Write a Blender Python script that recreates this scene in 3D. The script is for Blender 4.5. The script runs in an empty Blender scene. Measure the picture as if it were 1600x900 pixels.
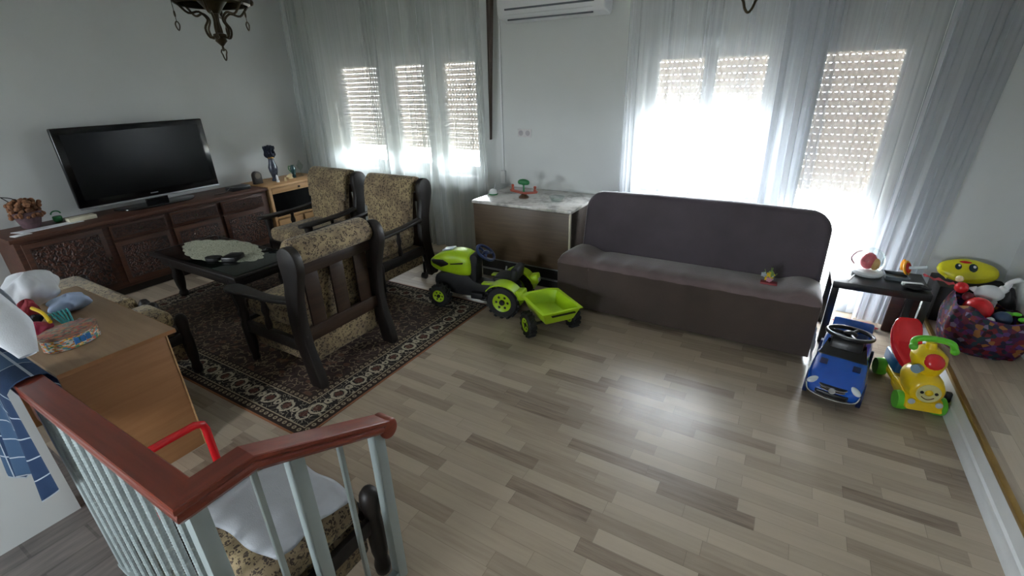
import bpy, bmesh, math, random
from mathutils import Vector, Matrix
PI = math.pi
rnd = random.Random(7)
S = bpy.context.scene
COL = S.collection

# ---------------------------------------------------------------- camera
YAW, PITCH, ROLL = math.radians(-30.80), math.radians(23.87), math.radians(-1.492)
fw = Vector((math.sin(YAW)*math.cos(PITCH), math.cos(YAW)*math.cos(PITCH), -math.sin(PITCH)))
rt = Vector((math.cos(YAW), -math.sin(YAW), 0)); up = rt.cross(fw)
r2 = rt*math.cos(ROLL) + up*math.sin(ROLL); u2 = -rt*math.sin(ROLL) + up*math.cos(ROLL)
cam = bpy.data.cameras.new('camera'); co = bpy.data.objects.new('camera', cam); COL.objects.link(co)
m = Matrix((r2, u2, -fw)).transposed().to_4x4(); m.translation = Vector((0, 0, 1.85))
co.matrix_world = m
cam.sensor_fit = 'HORIZONTAL'; cam.sensor_width = 36.0; cam.lens = 36.0*723.06/1600.0
cam.clip_start = 0.05; cam.clip_end = 200
S.camera = co

# ---------------------------------------------------------------- world, portals, exposure
S.view_settings.view_transform = 'Standard'; S.view_settings.look = 'None'
S.view_settings.gamma = 1.0; S.view_settings.use_curve_mapping = False
S.view_settings.exposure = 0.85
W = bpy.data.worlds.new('sky'); S.world = W; W.use_nodes = True
bg = W.node_tree.nodes['Background']
bg.inputs['Color'].default_value = (0.86, 0.94, 1.0, 1); bg.inputs['Strength'].default_value = 34.0
S.cycles.max_bounces = 12; S.cycles.diffuse_bounces = 9; S.cycles.transparent_max_bounces = 48
S.cycles.sample_clamp_indirect = 6.0; S.cycles.caustics_reflective = False; S.cycles.caustics_refractive = False

def portal(x0, x1, z0, z1, y, toward):
    l = bpy.data.lights.new('sky_portal', 'AREA'); l.shape = 'RECTANGLE'; l.size = x1-x0; l.size_y = z1-z0
    l.cycles.is_portal = True
    o = bpy.data.objects.new('sky_portal', l); COL.objects.link(o)
    o.location = ((x0+x1)/2, y, (z0+z1)/2)
    o.rotation_euler = (-PI/2 if toward < 0 else PI/2, 0, 0)
    return o

# ---------------------------------------------------------------- node materials
def hexc(h, k=1.0):
    h = h.lstrip('#'); out = []
    for i in (0, 2, 4):
        c = int(h[i:i+2], 16)/255
        out.append((c/12.92 if c <= .04045 else ((c+.055)/1.055)**2.4)*k)
    return (out[0], out[1], out[2], 1.0)

class NT:
    def __init__(s, name):
        s.m = bpy.data.materials.new(name); s.m.use_nodes = True; s.t = s.m.node_tree; s.t.nodes.clear()
        s.out = s.t.nodes.new('ShaderNodeOutputMaterial')
    def put(s, sock, v):
        if isinstance(v, bpy.types.NodeSocket): s.t.links.new(v, sock)
        elif isinstance(v, bpy.types.Node): s.t.links.new(v.outputs[0], sock)
        elif v is not None:
            if isinstance(v, (int, float)) and sock.type in ('RGBA',): v = (v, v, v, 1)
            sock.default_value = v
    def n(s, typ, ins=None, **props):
        nd = s.t.nodes.new('ShaderNode'+typ)
        for k, v in props.items(): setattr(nd, k, v)
        for k, v in (ins or {}).items(): s.put(nd.inputs[k], v)
        return nd
    def ma(s, op, a, b=None, c=None, clamp=False):
        nd = s.t.nodes.new('ShaderNodeMath'); nd.operation = op; nd.use_clamp = clamp
        s.put(nd.inputs[0], a)
        if b is not None: s.put(nd.inputs[1], b)
        if c is not None: s.put(nd.inputs[2], c)
        return nd.outputs[0]
    def mix(s, f, a, b, blend='MIX'):
        nd = s.t.nodes.new('ShaderNodeMix'); nd.data_type = 'RGBA'; nd.blend_type = blend
        s.put(nd.inputs[0], f); s.put(nd.inputs[6], a); s.put(nd.inputs[7], b)
        return nd.outputs[2]
    def ramp(s, f, stops, const=False):
        nd = s.t.nodes.new('ShaderNodeValToRGB'); s.put(nd.inputs[0], f); cr = nd.color_ramp
        if const: cr.interpolation = 'CONSTANT'
        while len(cr.elements) < len(stops): cr.elements.new(0.5)
        for e, (p, c) in zip(cr.elements, stops):
            e.position = p; e.color = c if not isinstance(c, (int, float)) else (c, c, c, 1)
        return nd.outputs[0]
    def obj(s): return s.n('TexCoord').outputs['Object']
    def xyz(s, v=None):
        nd = s.n('SeparateXYZ', {0: v or s.obj()}); return nd.outputs[0], nd.outputs[1], nd.outputs[2]
    def noise(s, scale, vec=None, detail=3, rough=.5, stretch=None):
        v = vec or s.obj()
        if stretch: v = s.n('Mapping', {'Vector': v, 'Scale': stretch}).outputs[0]
        return s.n('TexNoise', {'Vector': v, 'Scale': scale, 'Detail': detail, 'Roughness': rough}).outputs['Fac']
    def bump(s, h, strength=.3, dist=.01): return s.n('Bump', {'Height': h, 'Strength': strength, 'Distance': dist}).outputs[0]
    def pbr(s, color, rough=.5, metal=0., normal=None, **kw):
        p = s.n('BsdfPrincipled', {'Base Color': color, 'Roughness': rough, 'Metallic': metal})
        if normal is not None: s.put(p.inputs['Normal'], normal)
        for k, v in kw.items(): s.put(p.inputs[k.replace('_', ' ')], v)
        s.t.links.new(p.outputs[0], s.out.inputs[0]); return s.m

MATS = {}
def plain(name, h, rough=.5, metal=0., var=.12, scale=9., bumps=.0, k=1., **kw):
    if name in MATS: return MATS[name]
    t = NT(name); c = hexc(h, k)
    nz = t.noise(scale)
    d = tuple(x*(1-var) for x in c[:3])+(1,); l = tuple(min(1, x*(1+var)) for x in c[:3])+(1,)
    col = t.ramp(nz, [(.3, d), (.7, l)])
    nm = t.bump(t.noise(scale*12), bumps, .004) if bumps else None
    MATS[name] = t.pbr(col, rough, metal, nm, **kw); return MATS[name]

def wood(name, c1, c2, rough=.45, axis=0, scale=6., k=1., coat=0.):
    if name in MATS: return MATS[name]
    t = NT(name); st = [18, 18, 18]; st[axis] = 1.2
    nz = t.noise(scale*.35, stretch=tuple(st), detail=5, rough=.6)
    col = t.ramp(nz, [(.3, hexc(c1, k)), (.68, hexc(c2, k))])
    MATS[name] = t.pbr(col, rough, 0., t.bump(nz, .12, .003), Coat_Weight=coat); return MATS[name]

def carved(name):
    t = NT(name)
    v = t.n('TexVoronoi', {'Scale': 26.0, 'Randomness': .6}, feature='SMOOTH_F1').outputs['Distance']
    w = t.n('TexWave', {'Scale': 9.0, 'Distortion': 12.0, 'Detail': 2.0}).outputs['Fac']
    h = t.ma('ADD', v, w)
    col = t.ramp(t.ma('MULTIPLY', h, .55), [(.15, hexc('1c0c08')), (.5, hexc('3a1b11')), (.9, hexc('572c1a'))])
    return t.pbr(col, .5, 0., t.bump(h, .9, .012))

def floral(name, k=1.):
    t = NT(name); o = t.obj()
    wob = t.n('TexNoise', {'Vector': o, 'Scale': 40.0}).outputs['Color']
    v2 = t.n('VectorMath', {0: o, 1: t.n('VectorMath', {0: wob, 'Scale': .02}, operation='SCALE').outputs[0]}, operation='ADD').outputs[0]
    d = t.n('TexVoronoi', {'Vector': v2, 'Scale': 44.0}, feature='F1').outputs['Distance']
    d2 = t.n('TexVoronoi', {'Vector': v2, 'Scale': 120.0}, feature='F1').outputs['Distance']
    big = t.noise(7.0, detail=2)
    blob = t.ma('LESS_THAN', d, .5); leaf = t.ma('LESS_THAN', d2, .55)
    f = t.ma('MULTIPLY', blob, leaf)
    base = t.ramp(big, [(.35, hexc('7f6d54', k)), (.65, hexc('a3906c', k))])
    mid = t.mix(t.ma('MULTIPLY', t.ma('LESS_THAN', t.noise(55.0), .40), .45), base, hexc('5e4636', k))
    col = t.mix(t.ma('MULTIPLY', f, .9), mid, hexc('2f1f18', k))
    return t.pbr(col, .85, 0., t.bump(t.noise(160.0), .25, .004), Sheen_Weight=.15)

def laminate(name, rot=False):
    t = NT(name); x, y, z = t.xyz()
    if rot: x, y = y, x
    row = t.ma('FLOOR', t.ma('DIVIDE', y, .0805))
    off = t.n('TexWhiteNoise', {'W': row}, noise_dimensions='1D').outputs['Value']
    xs = t.ma('ADD', t.ma('DIVIDE', x, .43), t.ma('MULTIPLY', off, 7.3))
    colid = t.ma('FLOOR', xs)
    cell = t.n('CombineXYZ', {0: row, 1: colid, 2: 3.0}).outputs[0]
    wn = t.n('TexWhiteNoise', {'Vector': cell}, noise_dimensions='3D').outputs['Value']
    shift = t.n('CombineXYZ', {0: t.ma('MULTIPLY', wn, 37.0), 1: t.ma('MULTIPLY', wn, 19.0), 2: 0.0}).outputs[0]
    pos = t.n('VectorMath', {0: t.n('CombineXYZ', {0: x, 1: y, 2: 0.0}).outputs[0], 1: shift}, operation='ADD').outputs[0]
    g = t.noise(2.0, vec=pos, stretch=(1.6, 22, 1), detail=6, rough=.62)
    tone = t.ma('ADD', t.ma('MULTIPLY', wn, .62), t.ma('MULTIPLY', g, .55))
    col = t.ramp(tone, [(.2, hexc('bbac99')), (.6, hexc('a99a87')), (.84, hexc('918170')), (1.0, hexc('6a5849'))])
    fy = t.ma('FRACT', t.ma('DIVIDE', y, .0805)); fx = t.ma('FRACT', xs)
    gap = t.ma('MAXIMUM', t.ma('LESS_THAN', fy, .025), t.ma('LESS_THAN', fx, .006))
    col = t.mix(t.ma('MULTIPLY', gap, .35), col, hexc('4a3d33'))
    rg = t.ma('ADD', t.ma('MULTIPLY', g, .12), .28)
    return t.pbr(col, rg, 0., t.bump(g, .05, .002), Coat_Weight=.25, Coat_Roughness=.3)

def tilemat(name):
    t = NT(name); x, y, z = t.xyz()
    vec = t.n('Mapping', {'Vector': t.obj(), 'Rotation': (0, 0, PI/2)}).outputs[0]
    b = t.n('TexBrick', {'Vector': vec, 'Color1': hexc('7d7672'), 'Color2': hexc('57514f'), 'Mortar': hexc('3b3836'), 'Scale': 1.0,
            'Mortar Size': .006, 'Brick Width': .3, 'Row Height': .15, 'Bias': -.1})
    b.offset = .35
    g = t.noise(5.0, stretch=(8, 1, 1), detail=5)
    col = t.mix(.5, b.outputs['Color'], t.ramp(g, [(.3, hexc('5d5754')), (.7, hexc('938b84'))]))
    return t.pbr(col, .45, 0., t.bump(b.outputs['Fac'], -.3, .003))

def rugmat(name, hx, hy):
    t = NT(name); x, y, z = t.xyz()
    ax = t.ma('SUBTRACT', hx, t.ma('ABSOLUTE', x)); ay = t.ma('SUBTRACT', hy, t.ma('ABSOLUTE', y))
    d = t.ma('MINIMUM', ax, ay)
    # along coordinate of the border
    sel = t.ma('LESS_THAN', ax, ay)
    al = t.ma('ADD', t.ma('MULTIPLY', sel, y), t.ma('MULTIPLY', t.ma('SUBTRACT', 1.0, sel), x))
    def rings(a, b, pitch, r, w, wob=.0):
        u = t.ma('SUBTRACT', t.ma('FRACT', t.ma('DIVIDE', a, pitch)), .5)
        v = t.ma('DIVIDE', b, pitch)
        rad = t.ma('SQRT', t.ma('ADD', t.ma('MULTIPLY', u, u), t.ma('MULTIPLY', v, v)))
        return t.ma('LESS_THAN', t.ma('ABSOLUTE', t.ma('SUBTRACT', rad, r)), w), rad
    nz = t.noise(38.0, detail=2)
    nzb = t.noise(16.0, detail=3)
    bm_ = t.ma('SUBTRACT', d, .155)
    bw = t.ma('ADD', bm_, t.ma('MULTIPLY', t.ma('SUBTRACT', nz, .5), .05))
    ring, rad = rings(al, bw, .17, .27, .05)
    ring2, _ = rings(t.ma('ADD', al, .085), bw, .17, .10, .05)
    vine = t.ma('LESS_THAN', t.ma('ABSOLUTE', t.ma('SUBTRACT', t.noise(24.0, detail=1), .5)), .018)
    cream = t.ma('MAXIMUM', t.ma('MAXIMUM', ring, ring2), t.ma('MULTIPLY', vine, .8))
    border = t.mix(cream, hexc('1d1613'), hexc('a59a86'))
    border = t.mix(t.ma('MULTIPLY', t.ma('LESS_THAN', rad, .16), .7), border, hexc('5a2f22'))
    small, r3 = rings(al, t.ma('SUBTRACT', d, .045), .045, .22, .1)
    thin = t.mix(small, hexc('2a1c15'), hexc('8f8069'))
    small2, r4 = rings(al, t.ma('SUBTRACT', d, .265), .045, .22, .1)
    thin2 = t.mix(small2, hexc('2a1c15'), hexc('85755e'))
    fieldv = t.n('TexVoronoi', {'Scale': 9.0}, feature='DISTANCE_TO_EDGE').outputs['Distance']
    f1 = t.ma('LESS_THAN', t.ma('ABSOLUTE', t.ma('SUBTRACT', t.noise(14.0, detail=3), .5)), .022)
    f2 = t.ma('LESS_THAN', t.n('TexVoronoi', {'Scale': 22.0}, feature='F1').outputs['Distance'], .22)
    field = t.mix(t.ma('MULTIPLY', f1, .7), t.ramp(nzb, [(.35, hexc('2b1e18')), (.65, hexc('43302a'))]), hexc('8d7a62'))
    field = t.mix(t.ma('MULTIPLY', f2, .55), field, hexc('6e4a38'))
    def band(lo, hi): return t.ma('MULTIPLY', t.ma('GREATER_THAN', d, lo), t.ma('LESS_THAN', d, hi))
    col = t.mix(band(-1, .012), field, hexc('8a5a3c'))
    col = t.mix(band(.012, .068), col, thin)
    col = t.mix(band(.068, .076), col, hexc('9a8b74'))
    col = t.mix(band(.076, .236), col, border)
    col = t.mix(band(.236, .244), col, hexc('9a8b74'))
    col = t.mix(band(.244, .29), col, thin2)
    return t.pbr(col, .92, 0., t.bump(t.noise(220.0), .4, .004))

def sheer(name, h, opac, k=1.):
    t = NT(name)
    thr = t.noise(9.0, stretch=(6, 6, .12), detail=2)
    face = t.n('LayerWeight', {'Blend': .5}).outputs['Facing']
    f2 = t.ma('POWER', face, 5.0)
    op = t.ma('ADD', opac, t.ma('MULTIPLY', f2, (1-opac)*.8))
    op = t.ma('ADD', op, t.ma('MULTIPLY', t.ma('SUBTRACT', thr, .5), .10), clamp=True)
    c = hexc(h, k)
    dif = t.n('BsdfDiffuse', {'Color': c}); tr = t.n('BsdfTranslucent', {'Color': c})
    ds = t.n('MixShader', {0: .65, 1: dif.outputs[0], 2: tr.outputs[0]})
    tp = t.n('BsdfTransparent', {'Color': (1, 1, 1, 1)})
    mx = t.n('MixShader', {0: op, 1: tp.outputs[0], 2: ds.outputs[0]})
    t.t.links.new(mx.outputs[0], t.out.inputs[0]); return t.m

def glass(name, h='ffffff', gl=.08, ior=1.45):
    t = NT(name)
    fr = t.ma('ADD', t.ma('MULTIPLY', t.ma('POWER', t.n('LayerWeight', {'Blend': .5}).outputs['Facing'], 4.0), .7), .035)
    mx = t.n('MixShader', {0: t.ma('ADD', fr, gl, clamp=True), 1: t.n('BsdfTransparent', {'Color': hexc(h)}).outputs[0],
             2: t.n('BsdfGlossy', {'Roughness': .03}).outputs[0]})
    t.t.links.new(mx.outputs[0], t.out.inputs[0]); return t.m

def shuttermat():
    t = NT('shutter_plastic'); c = hexc('d8cfc4')
    d = t.n('BsdfDiffuse', {'Color': c}); tr = t.n('BsdfTranslucent', {'Color': hexc('b9b4b0')})
    mx = t.n('MixShader', {0: .17, 1: d.outputs[0], 2: tr.outputs[0]})
    t.t.links.new(mx.outputs[0], t.out.inputs[0]); return t.m

def patches(name, stops, scale=30., rough=.6):
    t = NT(name)
    v = t.n('TexVoronoi', {'Scale': scale}, feature='F1').outputs['Color']
    s = t.n('SeparateColor', {0: v}).outputs[0]
    col = t.ramp(s, [(p, hexc(c)) for p, c in stops], const=True)
    return t.pbr(col, rough)

def checks(name):
    t = NT(name); uv = t.n('TexCoord').outputs['UV']; x, y, z = t.xyz(uv)
    fx = t.ma('FRACT', t.ma('MULTIPLY', x, 4.0)); fy = t.ma('FRACT', t.ma('MULTIPLY', y, 9.0))
    l = t.ma('MAXIMUM', t.ma('LESS_THAN', fx, .025), t.ma('LESS_THAN', fy, .06))
    big = t.ma('LESS_THAN', t.ma('FRACT', t.ma('MULTIPLY', x, 2.0)), .5)
    base = t.mix(big, hexc('2b4468'), hexc('4a6788'))
    return t.pbr(t.mix(l, base, hexc('c9d3dc')), .9, 0., t.bump(t.noise(150.0), .3, .003))

def marble(name):
    t = NT(name); nz = t.noise(5.0, detail=8, rough=.7)
    return t.pbr(t.ramp(nz, [(.35, hexc('8d8a86')), (.5, hexc('c9c5c0')), (.7, hexc('dedad6'))]), .18)

M_WALL = plain('wall_paint', 'cacdcc', .9, var=.03, scale=1.5, bumps=.08)
M_CEIL = plain('ceiling_paint', 'dcdcda', .9, var=.02)
M_WHITE = plain('white_paint', 'd9dbdc', .45, var=.03)
M_PVC = plain('white_window_plastic', 'e2e4e5', .35, var=.02)
M_FLOOR = laminate('laminate_floor'); M_FLOOR2 = laminate('laminate_platform', rot=True)
M_TILE = tilemat('stone_tiles')
M_DARK = wood('dark_walnut', '0d0807', '1d130e', .5)
M_DARKV = wood('dark_walnut_upright', '0d0807', '1d130e', .5, axis=2)
M_MID = wood('brown_walnut', '291b14', '3d2a1f', .4)
M_CARV = carved('carved_wood'); M_REDW = wood('reddish_wood', '351a10', '55301d', .55, axis=1)
M_PINE = wood('pine_wood', 'a98258', 'c79f70', .5, axis=1)
M_BEECH = wood('beech_laminate', '936641', 'a0734b', .5, axis=1)
M_BEECHTOP = wood('beech_worktop', '8b7158', '997f64', .45, axis=0)
M_RAIL = wood('mahogany_handrail', '6a2818', '823623', .3, axis=0, coat=.15)
M_RAILY = wood('mahogany_handrail_y', '6a2818', '823623', .3, axis=1, coat=.15)
M_GREYM = plain('grey_painted_metal', '9ca7a7', .4, .0, var=.04)
M_FLORAL = floral('floral_upholstery')
M_BLACK = plain('black_plastic', '141416', .35, var=.1)
M_BLACKM = plain('matt_black', '19191b', .6, var=.15)
M_GLOSSB = plain('black_gloss', '08080a', .12, var=.02)
M_SCREEN = plain('black_screen', '040506', .25, var=.02, Specular_IOR_Level=.2)
M_SILVER = plain('silver_plastic', 'a3a6aa', .3, .6, var=.03)
M_CHROME = plain('chrome', 'd5d8dc', .12, 1., var=.02)
M_BRASS = plain('aged_brass', '3a3120', .4, .7, var=.35, scale=20)
M_GOLD = plain('gold_strip', '9b7a3c', .35, .7, var=.15)
M_LIME = plain('lime_plastic', 'a4c81c', .35, var=.05)
M_BLUE = plain('blue_plastic', '0e4fb0', .2, var=.05, Coat_Weight=.6)
M_NAVY = plain('navy_plastic', '10224d', .35, var=.1)
M_YEL = plain('yellow_plastic', 'dcb90f', .28, var=.04)
M_RED = plain('red_plastic', 'c41c22', .25, var=.05)
M_GREEN = plain('green_plastic', '5cb52c', .35, var=.06)
M_DGREEN = plain('dark_green', '1d6b3a', .5, var=.15)
M_CLOTHW = plain('white_cloth', 'd9dce2', .9, var=.04, scale=20, bumps=.3)
M_PAPER = plain('white_paper', 'e2e4e8', .8, var=.03)
M_SOFA = plain('haze_tinted_microfibre', '4a4248', .8, var=.1, scale=5, bumps=.3, Sheen_Weight=1.0, Sheen_Roughness=.35)  # brown sofa cloth with a slight blue tint for haze from the window
M_GLASS = glass('window_glass', 'ffffff', .0)
M_CLEAR = glass('clear_glass', 'f2f7f6', .02)

# ---------------------------------------------------------------- geometry helpers
def sm(o, on=True):
    for p in o.data.polygons: p.use_smooth = on

class MB:
    """collects shapes in a bmesh; org is subtracted so that shapes may be given in room coordinates"""
    def __init__(s, org=(0, 0, 0)):
        s.b = bmesh.new(); s.o = Vector(org); s.flat = []
    def _xf(s, vs, M):
        for v in vs: v.co = M @ v.co - s.o
    def box(s, x0, x1, y0, y1, z0, z1, bev=.0, seg=2, rot=None, piv=None):
        c = Vector(((x0+x1)/2, (y0+y1)/2, (z0+z1)/2))
        g = bmesh.ops.create_cube(s.b, size=1.0)['verts']
        for v in g: v.co = Vector((v.co.x*(x1-x0), v.co.y*(y1-y0), v.co.z*(z1-z0)))
        if bev > 0:
            es = list({e for v in g for e in v.link_edges})
            r = bmesh.ops.bevel(s.b, geom=es, offset=min(bev, .49*min(x1-x0, y1-y0, z1-z0)), segments=seg, affect='EDGES', profile=.5)
            vs = {v for f in r['faces'] for v in f.verts} | {v for v in g if v.is_valid}
        else: vs = g
        M = Matrix.Translation(c)
        if rot is not None:
            p = Vector(piv) if piv is not None else c
            M = Matrix.Translation(p) @ rot @ Matrix.Translation(c-p)
        s._xf(vs, M); return s
    def cyl(s, p0, p1, r0, r1=None, n=16, caps=True):
        p0, p1 = Vector(p0), Vector(p1); r1 = r0 if r1 is None else r1
        d = p1-p0; q = d.to_track_quat('Z', 'Y').to_matrix().to_4x4()
        g = bmesh.ops.create_cone(s.b, cap_ends=caps, segments=n, radius1=r0, radius2=max(r1, 1e-5), depth=d.length)['verts']
        s._xf(g, Matrix.Translation((p0+p1)/2) @ q); return s
    def ell(s, c, r, n=16, rot=None):
        r = (r, r, r) if isinstance(r, (int, float)) else r
        g = bmesh.ops.create_uvsphere(s.b, u_segments=n, v_segments=max(6, n//2+2), radius=1)['verts']
        s._xf(g, Matrix.Translation(Vector(c)) @ (rot or Matrix()) @ Matrix.Diagonal((r[0], r[1], r[2], 1))); return s
    def tube(s, pts, r, n=8, closed=False, caps=True):
        pts = [Vector(p) for p in pts]; N = len(pts); rs = r if isinstance(r, (list, tuple)) else [r]*N
        rings = []; prev = None
        for i, p in enumerate(pts):
            if closed: t = pts[(i+1) % N]-pts[i-1]
            else: t = pts[min(i+1, N-1)]-pts[max(i-1, 0)]
            t.normalize()
            if prev is None: a = t.orthogonal().normalized()
            else: a = (prev - t*prev.dot(t)); a = a.normalized() if a.length > 1e-6 else t.orthogonal().normalized()
            prev = a; b = t.cross(a)
            rings.append([s.b.verts.new(p+(a*math.cos(2*PI*k/n)+b*math.sin(2*PI*k/n))*rs[i]-s.o) for k in range(n)])
        for i in range(N if closed else N-1):
            A, B = rings[i], rings[(i+1) % N]
            for k in range(n):
                s.b.faces.new((A[k], A[(k+1) % n], B[(k+1) % n], B[k]))
        if caps and not closed:
            s.b.faces.new(rings[0][::-1]); s.b.faces.new(rings[-1])
        return s
    def lathe(s, prof, c=(0, 0, 0), n=24, axis='Z', rot=None, caps=True):
        M = Matrix.Translation(Vector(c)) @ (rot or Matrix())
        if axis == 'X': M = M @ Matrix.Rotation(PI/2, 4, 'Y')
        if axis == 'Y': M = M @ Matrix.Rotation(-PI/2, 4, 'X')
        rings = []
        for r, z in prof:
            rings.append([s.b.verts.new(M @ Vector((max(r, 1e-4)*math.cos(2*PI*k/n), max(r, 1e-4)*math.sin(2*PI*k/n), z))-s.o) for k in range(n)])
        for A, B in zip(rings, rings[1:]):
            for k in range(n): s.b.faces.new((A[k], A[(k+1) % n], B[(k+1) % n], B[k]))
        if caps: s.b.faces.new(rings[0][::-1]); s.b.faces.new(rings[-1])
        return s
    def prism(s, pts, plane, lo, hi, bev=0., seg=2):
        """extrude the 2-D outline between lo and hi along the axis missing from plane ('xz','yz','xy')"""
        def P(a, b, t): return {'xz': (a, t, b), 'yz': (t, a, b), 'xy': (a, b, t)}[plane]
        A = [s.b.verts.new(Vector(P(a, b, lo))-s.o) for a, b in pts]
        B = [s.b.verts.new(Vector(P(a, b, hi))-s.o) for a, b in pts]
        fs = [s.b.faces.new(A), s.b.faces.new(B[::-1])]; n = len(pts)
        for k in range(n): fs.append(s.b.faces.new((A[k], B[k], B[(k+1) % n], A[(k+1) % n])))
        bmesh.ops.recalc_face_normals(s.b, faces=fs)
        if bev > 0:
            es = list(set(list(fs[0].edges)+list(fs[1].edges)))
            bmesh.ops.bevel(s.b, geom=es, offset=bev, segments=seg, affect='EDGES', profile=.5)
        return s
    def grid(s, f, nu, nv, thick=0., uv=False, closeu=False):
        V = [[s.b.verts.new(Vector(f(i/nu, j/nv))-s.o) for j in range(nv+1)] for i in range(nu+1)]
        L = s.b.loops.layers.uv.verify() if uv else None
        fs = []
        for i in range(nu):
            for j in range(nv):
                fc = s.b.faces.new((V[i][j], V[i+1][j], V[i+1][j+1], V[i][j+1])); fs.append(fc)
                if uv:
                    for lp, (a, b) in zip(fc.loops, ((i, j), (i+1, j), (i+1, j+1), (i, j+1))): lp[L].uv = (a/nu, b/nv)
        if thick:
            bmesh.ops.solidify(s.b, geom=fs, thickness=thick)
        return s
    def loft(s, rings, caps=True):
        R = [[s.b.verts.new(Vector(p)-s.o) for p in ring] for ring in rings]; n = len(R[0]); fs = []
        for A, B in zip(R, R[1:]):
            for k in range(n): fs.append(s.b.faces.new((A[k], A[(k+1) % n], B[(k+1) % n], B[k])))
        if caps: fs.append(s.b.faces.new(R[0][::-1])); fs.append(s.b.faces.new(R[-1]))
        bmesh.ops.recalc_face_normals(s.b, faces=fs); return s
    def out(s, name, mat, parent=None, smooth=True, label=None, sub=0, ang=40):
        me = bpy.data.meshes.new(name); s.b.to_mesh(me); s.b.free(); me.materials.append(mat)
        o = bpy.data.objects.new(name, me); COL.objects.link(o)
        if smooth:
            for p in me.polygons: p.use_smooth = True
            try: me.set_sharp_from_angle(angle=math.radians(ang))
            except Exception: pass
        if sub:
            md = o.modifiers.new('sub', 'SUBSURF'); md.levels = md.render_levels = sub
        if parent is not None: o.parent = parent
        elif s.o.length > 0: o.location = s.o
        if label: o['label'] = label
        return o

def thing(name, label, cat, loc=(0, 0, 0), rz=0., group=None):
    o = bpy.data.objects.new(name, None); COL.objects.link(o); o.empty_display_size = .05
    o.location = loc; o.rotation_euler = (0, 0, rz); o['label'] = label; o['category'] = cat
    if group: o['group'] = group
    return o
def tag(o, label, cat, group=None, kind=None):
    o['label'] = label; o['category'] = cat
    if group: o['group'] = group
    if kind: o['kind'] = kind
    return o
def struct(o): o['kind'] = 'structure'; return o
def copy_thing(root, loc, rz, label):
    r = root.copy(); COL.objects.link(r); r.location = loc; r.rotation_euler = (0, 0, rz); r['label'] = label
    for ch in list(root.children):
        c = ch.copy(); COL.objects.link(c); c.parent = r
        for g in list(ch.children):
            d = g.copy(); COL.objects.link(d); d.parent = c
    return r
def rz(a): return Matrix.Rotation(a, 4, 'Z')
def rx(a): return Matrix.Rotation(a, 4, 'X')
def ry(a): return Matrix.Rotation(a, 4, 'Y')
def catmull(pts, k=6, closed=False):
    P = [Vector(p) for p in pts]; n = len(P); out = []
    rng = range(n) if closed else range(n-1)
    for i in rng:
        a, b, c, d = (P[(i-1) % n], P[i], P[(i+1) % n], P[(i+2) % n]) if closed else (P[max(i-1, 0)], P[i], P[i+1], P[min(i+2, n-1)])
        for j in range(k):
            t = j/k; out.append(.5*((2*b)+(c-a)*t+(2*a-5*b+4*c-d)*t*t+(3*b-a-3*c+d)*t**3))
    if not closed: out.append(P[-1])
    return out
def smooth2(pts, k=5): return [(v.x, v.y) for v in catmull([(a, b, 0) for a, b in pts], k, True)]

# ================================================================= THE ROOM
XL, XR, YN, YS, ZC = -6.0, 1.5, 4.45, -2.6, 3.0
PX = 1.08; PZ = .185
struct(MB().box(XL-.2, PX, .42, YN+.3, -.12, 0).out('floor', M_FLOOR))
struct(MB().box(-1.0, PX, YS-.2, .42, -.12, 0).out('floor_lower', M_FLOOR))
struct(MB().box(XL-.2, -1.0, YS-.2, .42, -.12, .002).out('floor_tiles', M_TILE))
struct(MB().box(XL-.2, XR+.2, YS-.2, YN+.3, ZC, ZC+.15).out('ceiling', M_CEIL))
struct(MB().box(XL-.2, XL, YS, YN+.3, 0, ZC).out('wall_left', M_WALL))
struct(MB().box(XR, XR+.2, YS, YN+.3, -.1, ZC).out('wall_right', M_WALL))
# window wall, built around its openings
WIN = [(-5.27, -3.0, .88, 2.22), (-1.24, -.20, .88, 2.15), (0.0, .66, .03, 2.15)]
b = MB()
xs = XL
for (x0, x1, z0, z1) in WIN:
    b.box(xs, x0, YN, YN+.2, 0, ZC)
    if z0 > .01: b.box(x0, x1, YN, YN+.2, 0, z0)
    b.box(x0, x1, YN, YN+.2, z1, ZC); xs = x1
b.box(xs, XR, YN, YN+.2, 0, ZC)
struct(b.out('wall_back', M_WALL, smooth=False))
# wall behind the camera with two unseen openings added for fill light
FILL_WIN = [(-5.3, -4.6, 1.0, 2.2), (-2.0, -1.1, .7, 1.55)]
b = MB(); b.box(XL, -5.3, YS-.2, YS, 0, ZC); b.box(-4.6, -2.0, YS-.2, YS, 0, ZC); b.box(-1.1, XR, YS-.2, YS, 0, ZC)
for x0, x1, z0, z1 in FILL_WIN: b.box(x0, x1, YS-.2, YS, 0, z0); b.box(x0, x1, YS-.2, YS, z1, ZC)
struct(b.out('wall_front', M_WALL, smooth=False))
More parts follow.
